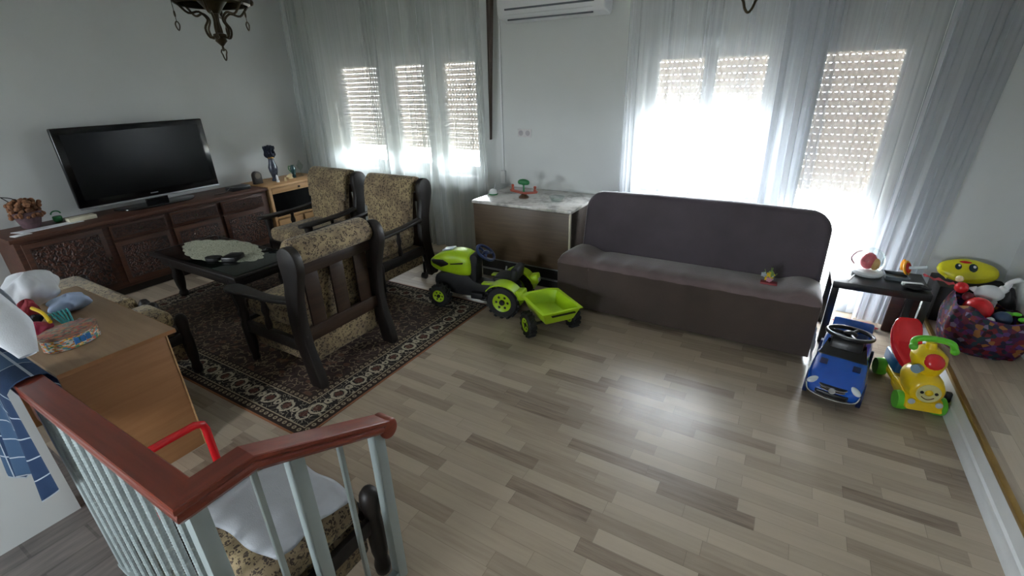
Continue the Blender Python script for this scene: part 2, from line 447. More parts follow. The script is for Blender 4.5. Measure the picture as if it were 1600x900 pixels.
# raised platform along the right wall
struct(MB().box(PX, XR, YS, YN, 0, PZ-.008).out('platform_riser', M_WHITE, smooth=False))
p = MB().box(PX-.004, XR, YS, YN, PZ-.008, PZ).out('platform_floor', M_FLOOR2, smooth=False); struct(p)
p = MB().box(PX-.012, PX+.014, YS, YN, PZ-.02, PZ+.004, .003).out('trim_1', M_GOLD); struct(p); p['label'] = 'gold metal nosing along the platform edge'
b = MB(); b.prism([(PX, 0), (PX-.028, 0), (PX-.028, .012), (PX-.02, .03), (PX-.012, .04), (PX-.01, .062), (PX, .07)], 'xz', YS, YN)
struct(b.out('baseboard_right', M_WHITE))
b = MB()
for x0, x1 in ((XL, -5.27), (-3.0, -1.24), (-.2, -.03), (.69, PX-.03)): b.box(x0, x1, YN-.014, YN, 0, .07, .004)
b.box(-5.27, -3.0, YN-.014, YN, 0, .07); b.box(-1.24, -.2, YN-.014, YN, 0, .07)
struct(b.out('baseboard_back', M_WHITE))
struct(MB().box(XL, XL+.014, .5, YN-.02, 0, .07, .004).out('baseboard_left', M_WHITE))
# white stair wall on the left and the narrow wall end the handrail meets
struct(MB().box(-2.80, -2.68, YS, .33, .002, ZC).out('wall_stair', M_WALL))

def window(name, x0, x1, z0, z1, casements, shut_z, sill=True):
    w = thing(name, 'x', 'window', ((x0+x1)/2, YN, z0)); del w['label']; del w['category']; struct(w)
    org = ((x0+x1)/2, YN, z0); Y0, Y1 = YN+.10, YN+.16
    fr = .05
    f = MB(org); f.box(x0, x1, Y0, Y1, z0, z0+fr, .004); f.box(x0, x1, Y0, Y1, z1-fr-.05, z1, .004)
    f.box(x0, x0+fr, Y0, Y1, z0+fr, z1-fr-.05, .003); f.box(x1-fr, x1, Y0, Y1, z0+fr, z1-fr-.05, .003)
    f.out('window_frame', M_PVC, w)
    for (a0, b0), (a1, b1) in zip(casements, casements[1:]):
        MB(org).box(b0, a1, Y0-.02, Y1, z0+fr, z1-fr-.05, .003).out('mullion', M_PVC, w)
    for (a, b_) in casements:
        s = MB(org); c = .045
        s.box(a, b_, Y0-.015, Y1-.01, z0+fr, z0+fr+c, .005); s.box(a, b_, Y0-.015, Y1-.01, z1-fr-.05-c, z1-fr-.05, .005)
        s.box(a, a+c, Y0-.015, Y1-.01, z0+fr+c, z1-fr-.05-c, .003); s.box(b_-c, b_, Y0-.015, Y1-.01, z0+fr+c, z1-fr-.05-c, .003)
        sa = s.out('casement', M_PVC, w)
        MB(org).box(a+c, b_-c, Y0+.015, Y0+.02, z0+fr+c, z1-fr-.05-c).out('pane', M_GLASS, sa, smooth=False)
    # roller shutter with daylight slots between its slats
    s = MB(org); YSH = YN+.175; pitch = .052; z = z1-.06; xx0, xx1 = x0+.02, x1-.02
    k = 0
    while z-pitch > shut_z:
        s.box(xx0, xx1, YSH+.004, YSH+.007, z-pitch+.0026, z)
        x = xx0+.0+(.012 if k % 2 else .0)
        while x < xx1:
            s.box(x, min(x+.023, xx1), YSH+.0045, YSH+.0065, z-pitch, z-pitch+.0026)
            x += .04
        z -= pitch; k += 1
    s.box(xx0, xx1, YSH-.004, YSH+.016, z-.03, z)
    s.out('roller_shutter', shuttermat() if 'shutter_plastic' not in bpy.data.materials else bpy.data.materials['shutter_plastic'], w, smooth=False)
    if sill: MB(org).box(x0-.03, x1+.03, YN-.035, YN+.10, z0-.03, z0, .008).out('window_sill', M_WHITE, w)
    return w
window('window_1', *WIN[0], [(-5.22, -4.50), (-4.30, -3.76), (-3.57, -3.05)], 1.12)
window('window_2', *WIN[1], [(-1.19, -.725), (-.715, -.25)], 1.64)
d = window('door_1', *WIN[2], [(.05, .61)], .95, sill=False)
h = MB(((.0+.66)/2, YN, .03)); h.box(.065, .085, YN+.06, YN+.085, 1.0, 1.13, .004); h.tube([(.075, YN+.06, 1.07), (.075, YN+.035, 1.07), (.17, YN+.035, 1.06)], .008)
h.out('door_handle', M_SILVER, d)
struct(MB().box(.0, .66, YN-.0, YN+.28, .0, .03).out('door_sill', M_WHITE))
# unseen windows added behind the camera to brighten the left side
for i_, (x0, x1, z0, z1) in enumerate(FILL_WIN):
    w = thing('window_%d' % (i_+3), 'x', 'w', ((x0+x1)/2, YS, z0)); del w['label']; del w['category']; struct(w)
    f = MB(((x0+x1)/2, YS, z0)); q = .05
    for a0, a1, c0, c1 in ((x0, x1, z0, z0+q), (x0, x1, z1-q, z1), (x0, x0+q, z0, z1), (x1-q, x1, z0, z1), ((x0+x1)/2-.03, (x0+x1)/2+.03, z0, z1)): f.box(a0, a1, YS-.14, YS-.08, c0, c1, .004)
    f.out('window_frame', M_PVC, w)
    portal(x0, x1, z0, z1, YS-.18, 1)
for (x0, x1, z0, z1) in WIN: portal(x0, x1, z0, z1, YN+.215, -1)
# ground outside
struct(MB().box(-30, 30, YN+.3, 40, -1.0, -.8).out('ground_outside', plain('pale_paving', 'b9b6ad', .9), smooth=False))
struct(MB().box(-30, 30, -40, YS-.25, -1.0, -.8).out('ground_front', MATS['pale_paving'], smooth=False))

# ---------------------------------------------------------------- curtains
def curtain(name, label, x0t, x1t, x0b, x1b, z0, z1, folds, amp, mat, yb=4.30, seed=1, dens=None, group=None):
    R = random.Random(seed); ph = [R.uniform(0, 6.28) for _ in range(6)]
    cx = (x0b+x1b)/2; org = (cx, yb, z0); m_ = MB(org)
    def warp(u):
        return dens(u) if dens else u
    def f(u, v):
        g = warp(u)
        z = z0+(z1-z0)*v
        s_ = max(0., min(1., v)); xt = x0t+(x1t-x0t)*g; xb = x0b+(x1b-x0b)*g
        x = xb+(xt-xb)*s_
        a = amp*(.55+.45*math.sin(u*9+ph[0]))
        y = yb+a*math.sin(2*PI*folds*u+ph[1]+.6*math.sin(2*PI*2.3*u+ph[2])+.25*math.sin(3*v+ph[4]))+.35*a*math.sin(2*PI*folds*2.13*u+ph[3]+v)
        x += .010*math.sin(2*PI*folds*u*1.5+ph[5]+2*v)
        return (x, min(y, YN-.045), z)
    m_.grid(f, int(folds*14), 14)
    o = m_.out(name, mat, smooth=True, ang=180)
    return tag(o, label, 'curtain', group)
SH1 = sheer('sheer_curtain_left', 'cdd2d0', .40); SH2 = sheer('sheer_curtain_white', 'dfe2e8', .33)
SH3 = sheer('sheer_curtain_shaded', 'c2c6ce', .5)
def bumps(x0, x1, L):
    N = 400; xs = [x0+(x1-x0)*i/N for i in range(N+1)]
    d = [1+sum(h*math.exp(-((x-c)/w)**2) for c, w, h in L) for x in xs]; c = [0.]
    for i in range(N): c.append(c[-1]+(d[i]+d[i+1])/2)
    T = c[-1]
    def g(u):
        t_ = u*T; lo = 0
        import bisect
        i = min(N-1, max(0, bisect.bisect_right(c, t_)-1)); return (i+(t_-c[i])/(c[i+1]-c[i]))/N
    return g
dl = bumps(-5.8, -2.85, [(-4.40, .09, 5), (-3.66, .05, 3), (-5.65, .15, 3), (-5.38, .04, 3), (-2.9, .04, 4)])
dm = bumps(-1.39, .04, [(-.72, .035, 4), (-.40, .05, 4), (-.24, .05, 4), (-1.34, .06, 4), (-1.05, .02, 2)])
curtain('sheer_curtain', 'wide grey-white sheer curtain over the three-pane window', -5.74, -2.86, -5.86, -2.84, .02, 3.0, 24, .036, SH1, seed=3, dens=dl)
curtain('sheer_curtain', 'white sheer curtain in front of the bright window behind the sofa', -1.39, .02, -1.36, .06, .03, 3.0, 15, .036, SH2, yb=4.34, seed=5, dens=dm)
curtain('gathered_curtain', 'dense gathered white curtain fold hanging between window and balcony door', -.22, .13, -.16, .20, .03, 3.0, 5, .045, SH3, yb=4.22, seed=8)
curtain('sheer_curtain', 'white sheer curtain over the shuttered balcony door', .10, .74, .14, .70, .03, 3.0, 6, .020, SH2, yb=4.375, seed=11)
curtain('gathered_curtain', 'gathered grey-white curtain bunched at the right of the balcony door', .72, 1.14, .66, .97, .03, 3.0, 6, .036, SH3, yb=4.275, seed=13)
b = MB((-2.77, 4.36, 1.3)); b.grid(lambda u, v: (-2.835+.03*v-.0+(.022+.075*v)*u, 4.37+.02*math.sin(u*9), 1.3+1.7*v), 6, 10)
tag(b.out('brown_drape', plain('brown_drape_cloth', '4a4039', .9), ang=180), 'narrow dark brown drape tapering down beside the three-pane window', 'curtain')
b = MB((-2.72, YN-.01, .95)); b.box(-2.727, -2.709, YN-.012, YN-.006, .95, 2.9); b.box(-2.745, -2.69, YN-.03, YN-.0005, .83, .97, .006)
tag(b.out('shutter_strap', M_WHITE), 'thin white shutter pull strap on the wall right of the drape', 'strap')

# ================================================================= FURNITURE
# ---- Persian rug
RX, RY = (-5.05-2.13)/2, (1.17+3.16)/2
b = MB((RX, RY, 0)); b.box(-5.05, -2.13, 1.17, 3.16, .0005, .006, .002)
tag(b.out('patterned_rug', rugmat('rug_weave', 1.46, .995)), 'dark Persian rug with cream scroll border under the armchairs and coffee table', 'rug')

# ---- sofa
t = thing('sofa_bed', 'brown microfibre click-clack sofa with high rounded back in front of the window', 'sofa', (-.62, 3.75, 0))
O = (-.62, 3.75, 0); X0, X1 = -1.585, .37
b = MB(O); b.box(X0+.02, X1-.02, 3.45, 4.02, .02, .37, .02)
b.out('base_panel', M_SOFA, t)
def seatz(x):
    e = min(x-X0, X1-x)
    return .035*math.exp(-((e-.12)/.12)**2) - .012*math.exp(-((e-.29)/.05)**2)
def seat(u, v):
    x = X0+(X1-X0)*u; a = v*2*PI
    cy, cz, hy, hz = 3.68, .405, .245, .075
    c, s_ = math.cos(a), math.sin(a); n_ = .5
    y = cy+hy*math.copysign(abs(c)**n_, c); z = cz+hz*math.copysign(abs(s_)**n_, s_)
    if s_ > 0:
        z += seatz(x)+.006*math.sin(x*31)*max(0, -c+.3)+.004*math.sin(x*57+1)*max(0, -c)
        z -= .035*(y-3.45)/.45
    eu = min(u, 1-u)*(X1-X0); k = 1 if eu > .07 else math.sqrt(max(0., 1-((.07-eu)/.07)**2))*.55+.45
    z = cz+(z-cz)*k; y = cy+(y-cy)*(.94+.06*k)
    return (x, y, z)
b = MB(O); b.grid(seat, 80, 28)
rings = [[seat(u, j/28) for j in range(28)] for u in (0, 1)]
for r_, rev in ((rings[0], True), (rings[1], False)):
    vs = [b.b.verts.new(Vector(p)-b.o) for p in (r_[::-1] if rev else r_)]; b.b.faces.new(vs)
b.out('seat_cushion', plain('lit_seat_microfibre', '695a5a', .8, var=.14, scale=7, bumps=.3, Sheen_Weight=1.0, Sheen_Roughness=.35), t)  # same sofa cloth, coloured lighter for the light falling on the seat
b = MB(O)
for x0, x1 in ((X0+.005, -1.295), (-1.30, X1-.005)):
    b.box(x0, x1, 3.435, 3.47, .03, .42, .006)
b.out('front_cover', plain('shaded_front_microfibre', '43362f', .85, var=.12, scale=5, bumps=.3, Sheen_Weight=.5), t)  # same sofa cloth again, with the shade of the front put into its colour
# back: rounded panel leaning backwards
pts = []
bx0, bx1, zt = -1.52, .36, .60
def rr(cx, cz, r, a0, a1, n=8): return [(cx+r*math.cos(a0+(a1-a0)*i/n), cz+r*math.sin(a0+(a1-a0)*i/n)) for i in range(n+1)]
out = [(bx1-.0, .0), ] + rr(bx1-.16, zt-.16, .16, 0, PI/2) + [(-.3, zt+.012), (-.9, zt+.010)] + rr(bx0+.16, zt-.16, .16, PI/2, PI) + [(bx0+.0, .0)]
b = MB(O); b.prism(out, 'xz', -.07, .07, .045, 4)
tl = Matrix.Translation((0, 3.87, .36)) @ rx(-.20)
for v in b.b.verts: v.co = (tl @ (v.co+b.o))-b.o
b.out('backrest', M_SOFA, t)

# ---- armchairs
def post_outline():
    return smooth2([(.35, .004), (.40, .0), (.465, .004), (.45, .12), (.41, .28), (.395, .42), (.405, .60), (.445, .74), (.475, .85), (.46, .94), (.395, .98), (.32, .95), (.30, .87), (.31, .76), (.285, .62), (.27, .45), (.285, .30), (.325, .14)], 4)
def make_armchair(name, label, group, loc, rzv):
    t = thing(name, label, 'armchair', loc, rzv, group)
    MB().box(-.275, .275, -.36, .27, .33, .47, .05, 4).out('seat_cushion', M_FLORAL, t)
    prof = smooth2([(.20, .42), (.185, .55), (.20, .70), (.225, .84), (.25, .93), (.31, .985), (.385, .975), (.425, .915), (.40, .865), (.345, .86), (.315, .78), (.28, .60), (.27, .42)], 4)
    MB().prism(prof, 'yz', -.27, .27, .022, 3).out('back_cushion', M_FLORAL, t)
    hd = smooth2([(.205, .70), (.215, .84), (.238, .93), (.30, .997), (.39, .985), (.437, .915), (.405, .85), (.345, .862), (.33, .95), (.28, .93), (.255, .84), (.24, .72)], 4)
    MB().prism(hd, 'yz', -.30, .30, .018, 3).out('head_roll', M_FLORAL, t)
    for sx in (-1, 1):
        MB().prism(post_outline(), 'yz', sx*.335-.03, sx*.335+.03, .01, 2).out('back_post', M_DARKV, t)
    b = MB(); b.prism([(-.31, .76), (.31, .76), (.31, .84), (0, .855), (-.31, .84)], 'xz', .335, .365, .006)
    b.out('top_rail', M_MID, t)
    MB().box(-.31, .31, .33, .36, .30, .40, .006).out('lower_rail', M_MID, t)
    for xx in (-.215, -.01, .195):
        MB().box(xx-.055, xx+.055, .335, .353, .39, .78, .004).out('back_slat', M_MID, t)
    for sx in (-1, 1):
        arm = [(sx*.30, .34), (sx*.30, .0), (sx*.285, -.25), (sx*.29, -.36), (sx*.33, -.40), (sx*.39, -.37), (sx*.395, -.25), (sx*.372, 0), (sx*.36, .34)]
        a = MB(); a.prism(smooth2(arm, 3), 'xy', .555, .585, .008)
        for v in a.b.verts: v.co.z += .035*math.exp(-((v.co.y-.36)/.2)**2)
        a.out('armrest', M_DARK, t)
        MB().lathe([(.025, 0), (.03, .02), (.024, .05), (.034, .09), (.036, .22), (.04, .30), (.028, .34), (.034, .38), (.026, .43), (.034, .48), (.04, .52), (.04, .56)], (sx*.335, -.30, 0), 14).out('front_leg', M_DARKV, t)
        s_ = MB(); s_.box(sx*.335-.016, sx*.335+.016, -.30, .34, .24, .33, .005)
        s_.out('side_rail', M_DARK, t)
        MB().lathe([(.018, .32), (.024, .36), (.015, .42), (.026, .47), (.015, .52), (.022, .56)], (sx*.335, -.02, 0), 12).out('arm_baluster', M_DARKV, t)
    MB().box(-.31, .31, -.34, -.31, .24, .33, .005).out('front_rail', M_DARK, t)
    v = MB(); v.box(-.30, .30, -.315, .33, .12, .31, .02, 3); v.out('seat_base', M_FLORAL, t)
    return t
def casters(t):
    for sx in (-1, 1):
        for y in (-.28, .36):
            c = MB(); c.cyl((sx*.27, y, .0), (sx*.27, y, .13), .014); c.box(sx*.27-.02, sx*.27+.02, y-.03, y+.03, -.005, .012, .004)
            co_ = c.out('caster', M_BLACKM, t)
            w_ = MB(); w_.cyl((sx*.27-.022, y-.01, -.024), (sx*.27+.022, y-.01, -.024), .031, n=18); w_.out('wheel', M_BLACK, co_)
G = 'matching floral armchairs'
A = make_armchair('floral_armchair', 'floral armchair seen from behind with dark slatted wooden back, nearest on the rug', G, (-2.87, 1.905, .0135), -PI/2)
C1 = make_armchair('floral_armchair', 'floral armchair on casters in front of the curtain, beside the toy tractor', G, (-3.34, 3.03, .0615), 0.)
casters(C1)
C2 = copy_thing(C1, (-4.28, 3.08, .0615), -.03, 'floral armchair on casters with its back to the curtain, nearer the television cabinet')
# casters stand on rug or floor: local z origin keeps the wheels at the surface

# ---- footstools of the same set
def make_stool(loc, rzv, label, group, wx=.27, wy=.24, h=.44):
    t = thing('floral_footstool', label, 'footstool', loc, rzv, group)
    MB().box(-wx+.02, wx-.02, -wy+.02, wy-.02, h-.12, h, .045, 4).out('cushion', M_FLORAL, t)
    for sx in (-1, 1):
        for sy in (-1, 1):
            p = MB(); p.lathe([(.022, 0), (.03, .01), (.034, .05), (.026, .09), (.034, .14), (.036, .26), (.03, .33), (.036, .37), (.04, .41), (.036, .44), (.022, .462), (.004, .468)], (sx*wx, sy*wy, 0), 16)
            p.out('corner_post', M_DARKV, t)
    for sy in (-1, 1): MB().box(-wx, wx, sy*wy-.014, sy*wy+.014, .26, .33, .005).out('rail', M_DARK, t)
    for sx in (-1, 1): MB().box(sx*wx-.014, sx*wx+.014, -wy, wy, .26, .33, .005).out('rail', M_DARK, t)
    MB().box(-wx+.03, wx-.03, -wy+.02, wy-.02, .12, .30, .02).out('skirt', M_FLORAL, t)
    return t
make_stool((-1.415, .60, 0), 0, 'floral footstool with dark corner posts behind the banister, under a white towel', 'floral footstools', .265, .225)
make_stool((-3.58, 1.11, .0065), 0, 'floral footstool whose corner shows just past the beech desk', 'floral footstools', .19, .155, .49)
make_stool((-4.41, 1.11, .0065), 0, 'wide floral footstool behind the far edge of the beech desk, by the carved cabinet', 'floral footstools', .52, .155, .49)
def tow(u, v):
    p00, p10, p11, p01 = Vector((-1.63, .44)), Vector((-1.20, .47)), Vector((-1.185, .79)), Vector((-1.60, .80))
    q = (p00*(1-u)+p10*u)*(1-v)+(p01*(1-u)+p11*u)*v
    e = min(u, 1-u, v, 1-v)
    z = .452+.016*min(1, e*9)+.003*math.sin(7*u+5*v)+.002*math.sin(17*u*v+9*v)
    wob = .006*math.sin(11*u+3)*(.5-v)*2
    return (q.x+.01*math.sin(9*v), q.y+wob, z)
b = MB((-1.4, .62, .445)); b.grid(tow, 26, 22, thick=.012)
tag(b.out('folded_towel', M_CLOTHW, ang=180), 'folded white towel lying on the footstool behind the banister', 'towel')

# ---- coffee table
tx0, tx1, ty0, ty1, th = -5.18, -3.76, 1.86, 2.50, .45
O = ((tx0+tx1)/2, (ty0+ty1)/2, .0065)
t = thing('coffee_table', 'low dark wooden coffee table with a glass top on the rug', 'table', O)
b = MB(O); b.box(tx0, tx1, ty0, ty1, th-.045, th-.008, .008); b.out('tabletop', M_DARK, t)
MB(O).box(tx0+.06, tx1-.02, ty0+.03, ty1-.03, th-.008, th, .001).out('glass_top', glass('table_glass', 'c4d2ce', .05, 1.6), t)
b = MB(O)
for y in (ty0+.06, ty1-.06): b.box(tx0+.08, tx1-.08, y-.012, y+.012, th-.13, th-.04, .003)
for x in (tx0+.1, tx1-.1): b.box(x-.012, x+.012, ty0+.06, ty1-.06, th-.13, th-.04, .003)
b.out('apron', M_DARK, t)
for x in (tx0+.24, tx1-.2):
    for y in (ty0+.09, ty1-.09):
        MB(O).lathe([(.035, .0), (.045, .03), (.03, .06), (.042, .12), (.05, .22), (.036, .28), (.05, .32), (.05, .41)], (x, y, .0065), 14).out('leg', M_DARKV, t)
# lace doily: scalloped outline
def doily(n=18):
    L = []
    for i in range(n*8):
        a = 2*PI*i/(n*8); k = 1+.07*abs(math.sin(a*n/2))+.12*math.cos(2*a)**2
        L.append((.50*k*math.cos(a), .235*k*math.sin(a)*.95))
    return L
b = MB((-4.55, 2.22, th+.001)); b.prism([(-4.55+x, 2.22+y) for x, y in doily()], 'xy', th+.001, th+.003)
tm = NT('lace'); dd = tm.n('TexVoronoi', {'Scale': 16.0}, feature='F1').outputs['Distance']
hole = tm.ma('LESS_THAN', tm.ma('ABSOLUTE', tm.ma('SUBTRACT', tm.ma('FRACT', tm.ma('MULTIPLY', dd, 3.0)), .5)), .13)
tm.pbr(tm.mix(tm.ma('MULTIPLY', hole, .6), hexc('b4b6a2'), hexc('5b5e50')), .9)
tag(b.out('lace_doily', tm.m, smooth=False), 'white scalloped lace doily on the glass coffee table', 'doily')
b = MB((-4.30, 2.0, th)); b.prism(smooth2([(-4.40, 1.985), (-4.33, 1.965), (-4.27, 1.995), (-4.26, 2.05), (-4.31, 2.085), (-4.38, 2.05)], 4), 'xy', th+.003, th+.035, .008)
tag(b.out('dark_pouch', M_BLACKM), 'small dark rounded pouch at the edge of the doily', 'pouch')
b = MB((-4.17, 2.1, th)); b.box(-4.24, -4.11, 2.03, 2.19, th+.003, th+.05, .012, 2, rot=rz(.5))
tag(b.out('black_case', M_BLACK), 'black folded case on the doily, right of the dark pouch', 'case')

# ---- carved television cabinet
CY0, CY1, CF, CT = 1.06, 3.36, -5.45, .76
O = (-5.72, 2.2, 0)
t = thing('carved_sideboard', 'long dark carved wooden sideboard carrying the television', 'sideboard', O)
b = MB(O); b.box(-5.99, CF-.03, CY0+.01, CY1, .08, CT-.03, .004); b.out('body', M_REDW, t)
b = MB(O); b.box(-5.99, CF+.02, CY0-.02, CY1, CT-.035, CT, .008, 3); b.out('top', M_REDW, t)
b = MB(O); b.box(-5.97, CF-.07, CY0+.03, CY1-.01, 0, .085); b.out('plinth', M_DARK, t)
def door(y0, y1, z0, z1, knob=True, name='door'):
    d = MB(O); d.box(CF-.03, CF-.005, y0+.008, y1-.008, z0, z1, .004); do = d.out(name, M_REDW, t)
    p = MB(O); m_ = .045 if name == 'door' else .022
    p.box(CF-.012, CF+.004, y0+m_, y1-m_, z0+m_, z1-m_, .008, 3); p.out('carved_panel', M_CARV, do)
    if knob:
        k = MB(O); yy = (y0+y1)/2 if name == 'drawer' else y1-.03
        k.ell((CF+.014, yy, (z0+z1)/2), (.014, .014, .014), 10); k.out('knob', M_BRASS, do)
door(1.10, 1.68, .12, .70)
for y0, y1 in ((1.72, 2.22), (2.25, 2.75), (2.78, 3.30)):
    door(y0, y1, .56, .70, name='drawer'); door(y0, y1, .12, .54)
# ---- pine unit beside it
O = (-5.72, 3.8, 0)
t = thing('pine_cabinet', 'light pine media cabinet with a dark open niche, at the end of the sideboard', 'cabinet', O)
MB(O).box(-5.99, CF+.02, 3.37, 4.22, .735, .765, .005).out('top', M_PINE, t)
b = MB(O); b.box(-5.99, CF, 3.385, 3.42, 0, .735, .003); b.box(-5.99, CF, 4.17, 4.205, 0, .735, .003); b.box(-5.99, -5.97, 3.42, 4.17, 0, .735)
b.box(-5.97, CF, 3.42, 4.17, .06, .09); b.box(-5.97, CF-.01, 3.42, 4.17, .335, .36, .003); b.out('body', M_PINE, t)
dr = MB(O); dr.box(CF-.03, CF+.002, 3.425, 4.165, .66, .73, .004); dro = dr.out('drawer', M_PINE, t)
MB(O).ell((CF+.012, 3.80, .695), (.013, .018, .012), 10).out('knob', M_BLACK, dro)
MB(O).box(-5.965, CF-.05, 3.425, 4.165, .362, .655).out('niche_lining', M_BLACKM, t)
MB(O).box(CF-.05, CF-.044, 3.425, 4.165, .37, .65).out('glass_door', M_GLOSSB, t)
MB(O).box(CF-.03, CF+.0, 3.43, 3.78, .10, .325, .004).out('door', M_PINE, t)
MB(O).box(CF-.03, CF+.0, 3.81, 4.16, .10, .325, .004).out('door', M_PINE, t)

# ---- television
O = (-5.70, 2.33, CT)
t = thing('flat_television', 'large black flat television standing on the carved sideboard', 'television', O)
TX = -5.74
b = MB(O); b.box(TX-.05, TX, 1.66, 2.98, CT+.09, CT+.815, .012, 3); b.out('casing', M_GLOSSB, t)
b = MB(O); b.box(TX-.002, TX+.003, 1.72, 2.92, CT+.16, CT+.76); b.out('screen', M_SCREEN, t, smooth=False)
b = MB(O); b.box(TX-.01, TX+.012, 1.665, 2.975, CT+.075, CT+.095, .004); b.out('lower_trim', M_SILVER, t)
b = MB(O); b.box(TX+.001, TX+.0045, 2.27, 2.34, CT+.122, CT+.130); b.out('logo_badge', M_SILVER, t, smooth=False)
b = MB(O); b.box(TX-.055, TX+.0, 2.22, 2.42, CT+.012, CT+.1, .006); b.prism(smooth2([(TX-.13, 1.98), (TX-.13, 2.66), (TX+.10, 2.60), (TX+.14, 2.32), (TX+.10, 2.04)], 4), 'xy', CT, CT+.014, .004)
b.out('stand', M_GLOSSB, t)

# ---- marble-topped sideboard
SX0, SX1, SY0, SY1, SZ = -2.645, -1.60, 3.71, 4.30, .805
O = ((SX0+SX1)/2, 4.0, 0)
t = thing('marble_sideboard', 'brown sideboard with a grey marble slab top against the wall under the air conditioner', 'sideboard', O)
MB(O).box(SX0, SX1+.02, SY0-.01, SY1+.14, SZ-.028, SZ, .005).out('marble_top', marble('grey_marble'), t)
MB(O).box(SX0+.01, SX1, SY0+.02, SY1+.13, .22, SZ-.028, .003).out('body', wood('brown_veneer_body', '2c231d', '3c3028', .5), t)
fd = MB(O); fd.box(SX0+.012, SX1-.005, SY0, SY0+.02, .225, SZ-.032, .003); fd.out('front_flap', wood('brown_veneer', '4c3c2c', '5d4b38', .45, axis=0), t)
MB(O).box(SX1-.004, SX1+.014, SY0-.004, SY0+.02, .22, SZ-.03, .003).out('corner_trim', plain('cream_strip', 'cfc7b2', .4), t)
MB(O).box(SX0+.01, SX1, SY0-.004, SY0+.004, .216, .224).out('lower_trim', M_SILVER, t)
b = MB(O); b.box(SX0+.05, SX1-.05, SY0+.05, SY1+.1, .0, .22, .003); b.out('plinth', M_BLACKM, t)
b = MB(O); b.box(SX0+.02, SX1-.01, SY0+.03, SY0+.05, .085, .10, .003); b.out('plinth_rail', M_SILVER, t)

# ---- beech desk
DX0, DX1, DY0, DY1, DZ = -3.74, -2.55, .44, .912, .75
O = ((DX0+DX1)/2, (DY0+DY1)/2, 0)
t = thing('beech_desk', 'beech desk with a plain side panel standing behind the banister', 'desk', O)
b = MB(O); b.box(DX0, DX1, DY0, DY1, DZ-.022, DZ, .002); b.out('worktop', M_BEECHTOP, t)
b = MB(O); b.box(DX1-.002, DX1+.003, DY0, DY1, DZ-.021, DZ-.001); b.box(DX0, DX1, DY1-.001, DY1+.003, DZ-.021, DZ-.001); b.out('edge_band', M_BEECH, t)
MB(O).box(DX1-.075, DX1-.055, DY0+.012, DY1-.03, .0, DZ-.022, .002).out('side_panel', M_BEECH, t)
MB(O).box(DX0+.055, DX0+.075, DY0+.012, DY1-.03, .0, DZ-.022, .002).out('side_panel', M_BEECH, t)
MB(O).box(DX0+.075, DX1-.075, DY0+.03, DY0+.048, .05, DZ-.022, .002).out('back_panel', wood('redbrown_panel', '5b3427', '6f4332', .5, axis=0), t)
MB(O).box(DX1-.078, DX1-.052, DY1-.03, DY1-.022, .0, DZ-.022, .001).out('edge_strip', M_PINE, t)

# ---- banister
RXC, RYC, RZ = -1.075, .285, 1.0
O = (RXC, RYC, 0)
t = thing('stair_banister', 'banister with mahogany handrail and grey metal balusters around the stair opening', 'banister', O)
def railprof(w=.037, h=.055):
    return [(-w, -h*.05), (-w*.92, -h*.0), (-w*.80, .0), (w*.80, .0), (w*.92, -.0), (w, -h*.05), (w*1.02, -h*.25), (w*.86, -h*.42), (w*.98, -h*.55), (w*.98, -h*.75), (w*.72, -h), (-w*.72, -h), (-w*.98, -h*.75), (-w*.98, -h*.55), (-w*.86, -h*.42), (-w*1.02, -h*.25)]
PR = railprof()
K0, K1 = (RXC, .44, RZ), (RXC, .885, .785)
b = MB(O)   # left run along x, mitred at the corner
b.loft([[(-2.10, RYC+a, RZ+c) for a, c in PR], [(RXC+a*-1, RYC+a, RZ+c) for a, c in PR]])
b.out('handrail', M_RAIL, t, ang=25)
b = MB(O)
b.loft([[(RXC-a, RYC+a, RZ+c) for a, c in PR], [(RXC-a, .44, RZ+c) for a, c in PR]]); b.out('handrail', M_RAILY, t, ang=25)
sl = math.atan2(K1[2]-K0[2], K1[1]-K0[1])
b = MB(O); b.loft([[(RXC-a, .44, RZ+c) for a, c in PR], [(RXC-a, K1[1]-c*math.sin(sl)*.0, K1[2]+c) for a, c in PR]]); 
b.out('handrail', M_RAILY, t, ang=25)
b = MB(O); b.prism([(K1[1]+.035*math.cos(a)*1.05, K1[2]-.036+.040*math.sin(a)) for a in [2*PI*i/20 for i in range(20)]], 'yz', RXC-.037, RXC+.037, .010, 3)
b.out('handrail_end', M_RAILY, t)
def sqbar(x, y, z0, z1, w=.014, name='baluster', tw=0.):
    q = MB(O)
    if tw:
        n = 160; pts = []; rs = []
        for i in range(n+1):
            pts.append((x, y, z0+(z1-z0)*i/n)); rs.append(w*(1.02+(.06 if i % 2 else -.06)))
        q.tube(pts, rs, 10)
        q.out(name, M_GREYM, t, smooth=False)
    else:
        q.box(x-w, x+w, y-w, y+w, z0, z1, .002); q.out(name, M_GREYM, t)
sqbar(RXC, RYC+.01, 0, RZ-.05, .021, 'corner_post')
def zrail(y): return RZ if y < .44 else RZ+(y-.44)*math.tan(sl)
sqbar(RXC, .552, 0, zrail(.552)-.052, .021, 'post')
sqbar(RXC, .845, 0, zrail(.845)-.052, .021, 'post')
for y in (.44, .70): sqbar(RXC, y, .05, zrail(y)-.05, .008)
for i in range(9): sqbar(-1.185-i*.107, RYC+.005, .045, RZ-.048, .0105, tw=PI*14)
b = MB(O); b.box(-2.12, RXC, RYC-.012, RYC+.028, .03, .05, .003); b.box(RXC-.015, RXC+.015, RYC, .85, .03, .05, .003)
b.out('bottom_bar', M_GREYM, t)
sqbar(-2.10, RYC+.01, 0, RZ-.05, .018, 'end_post')

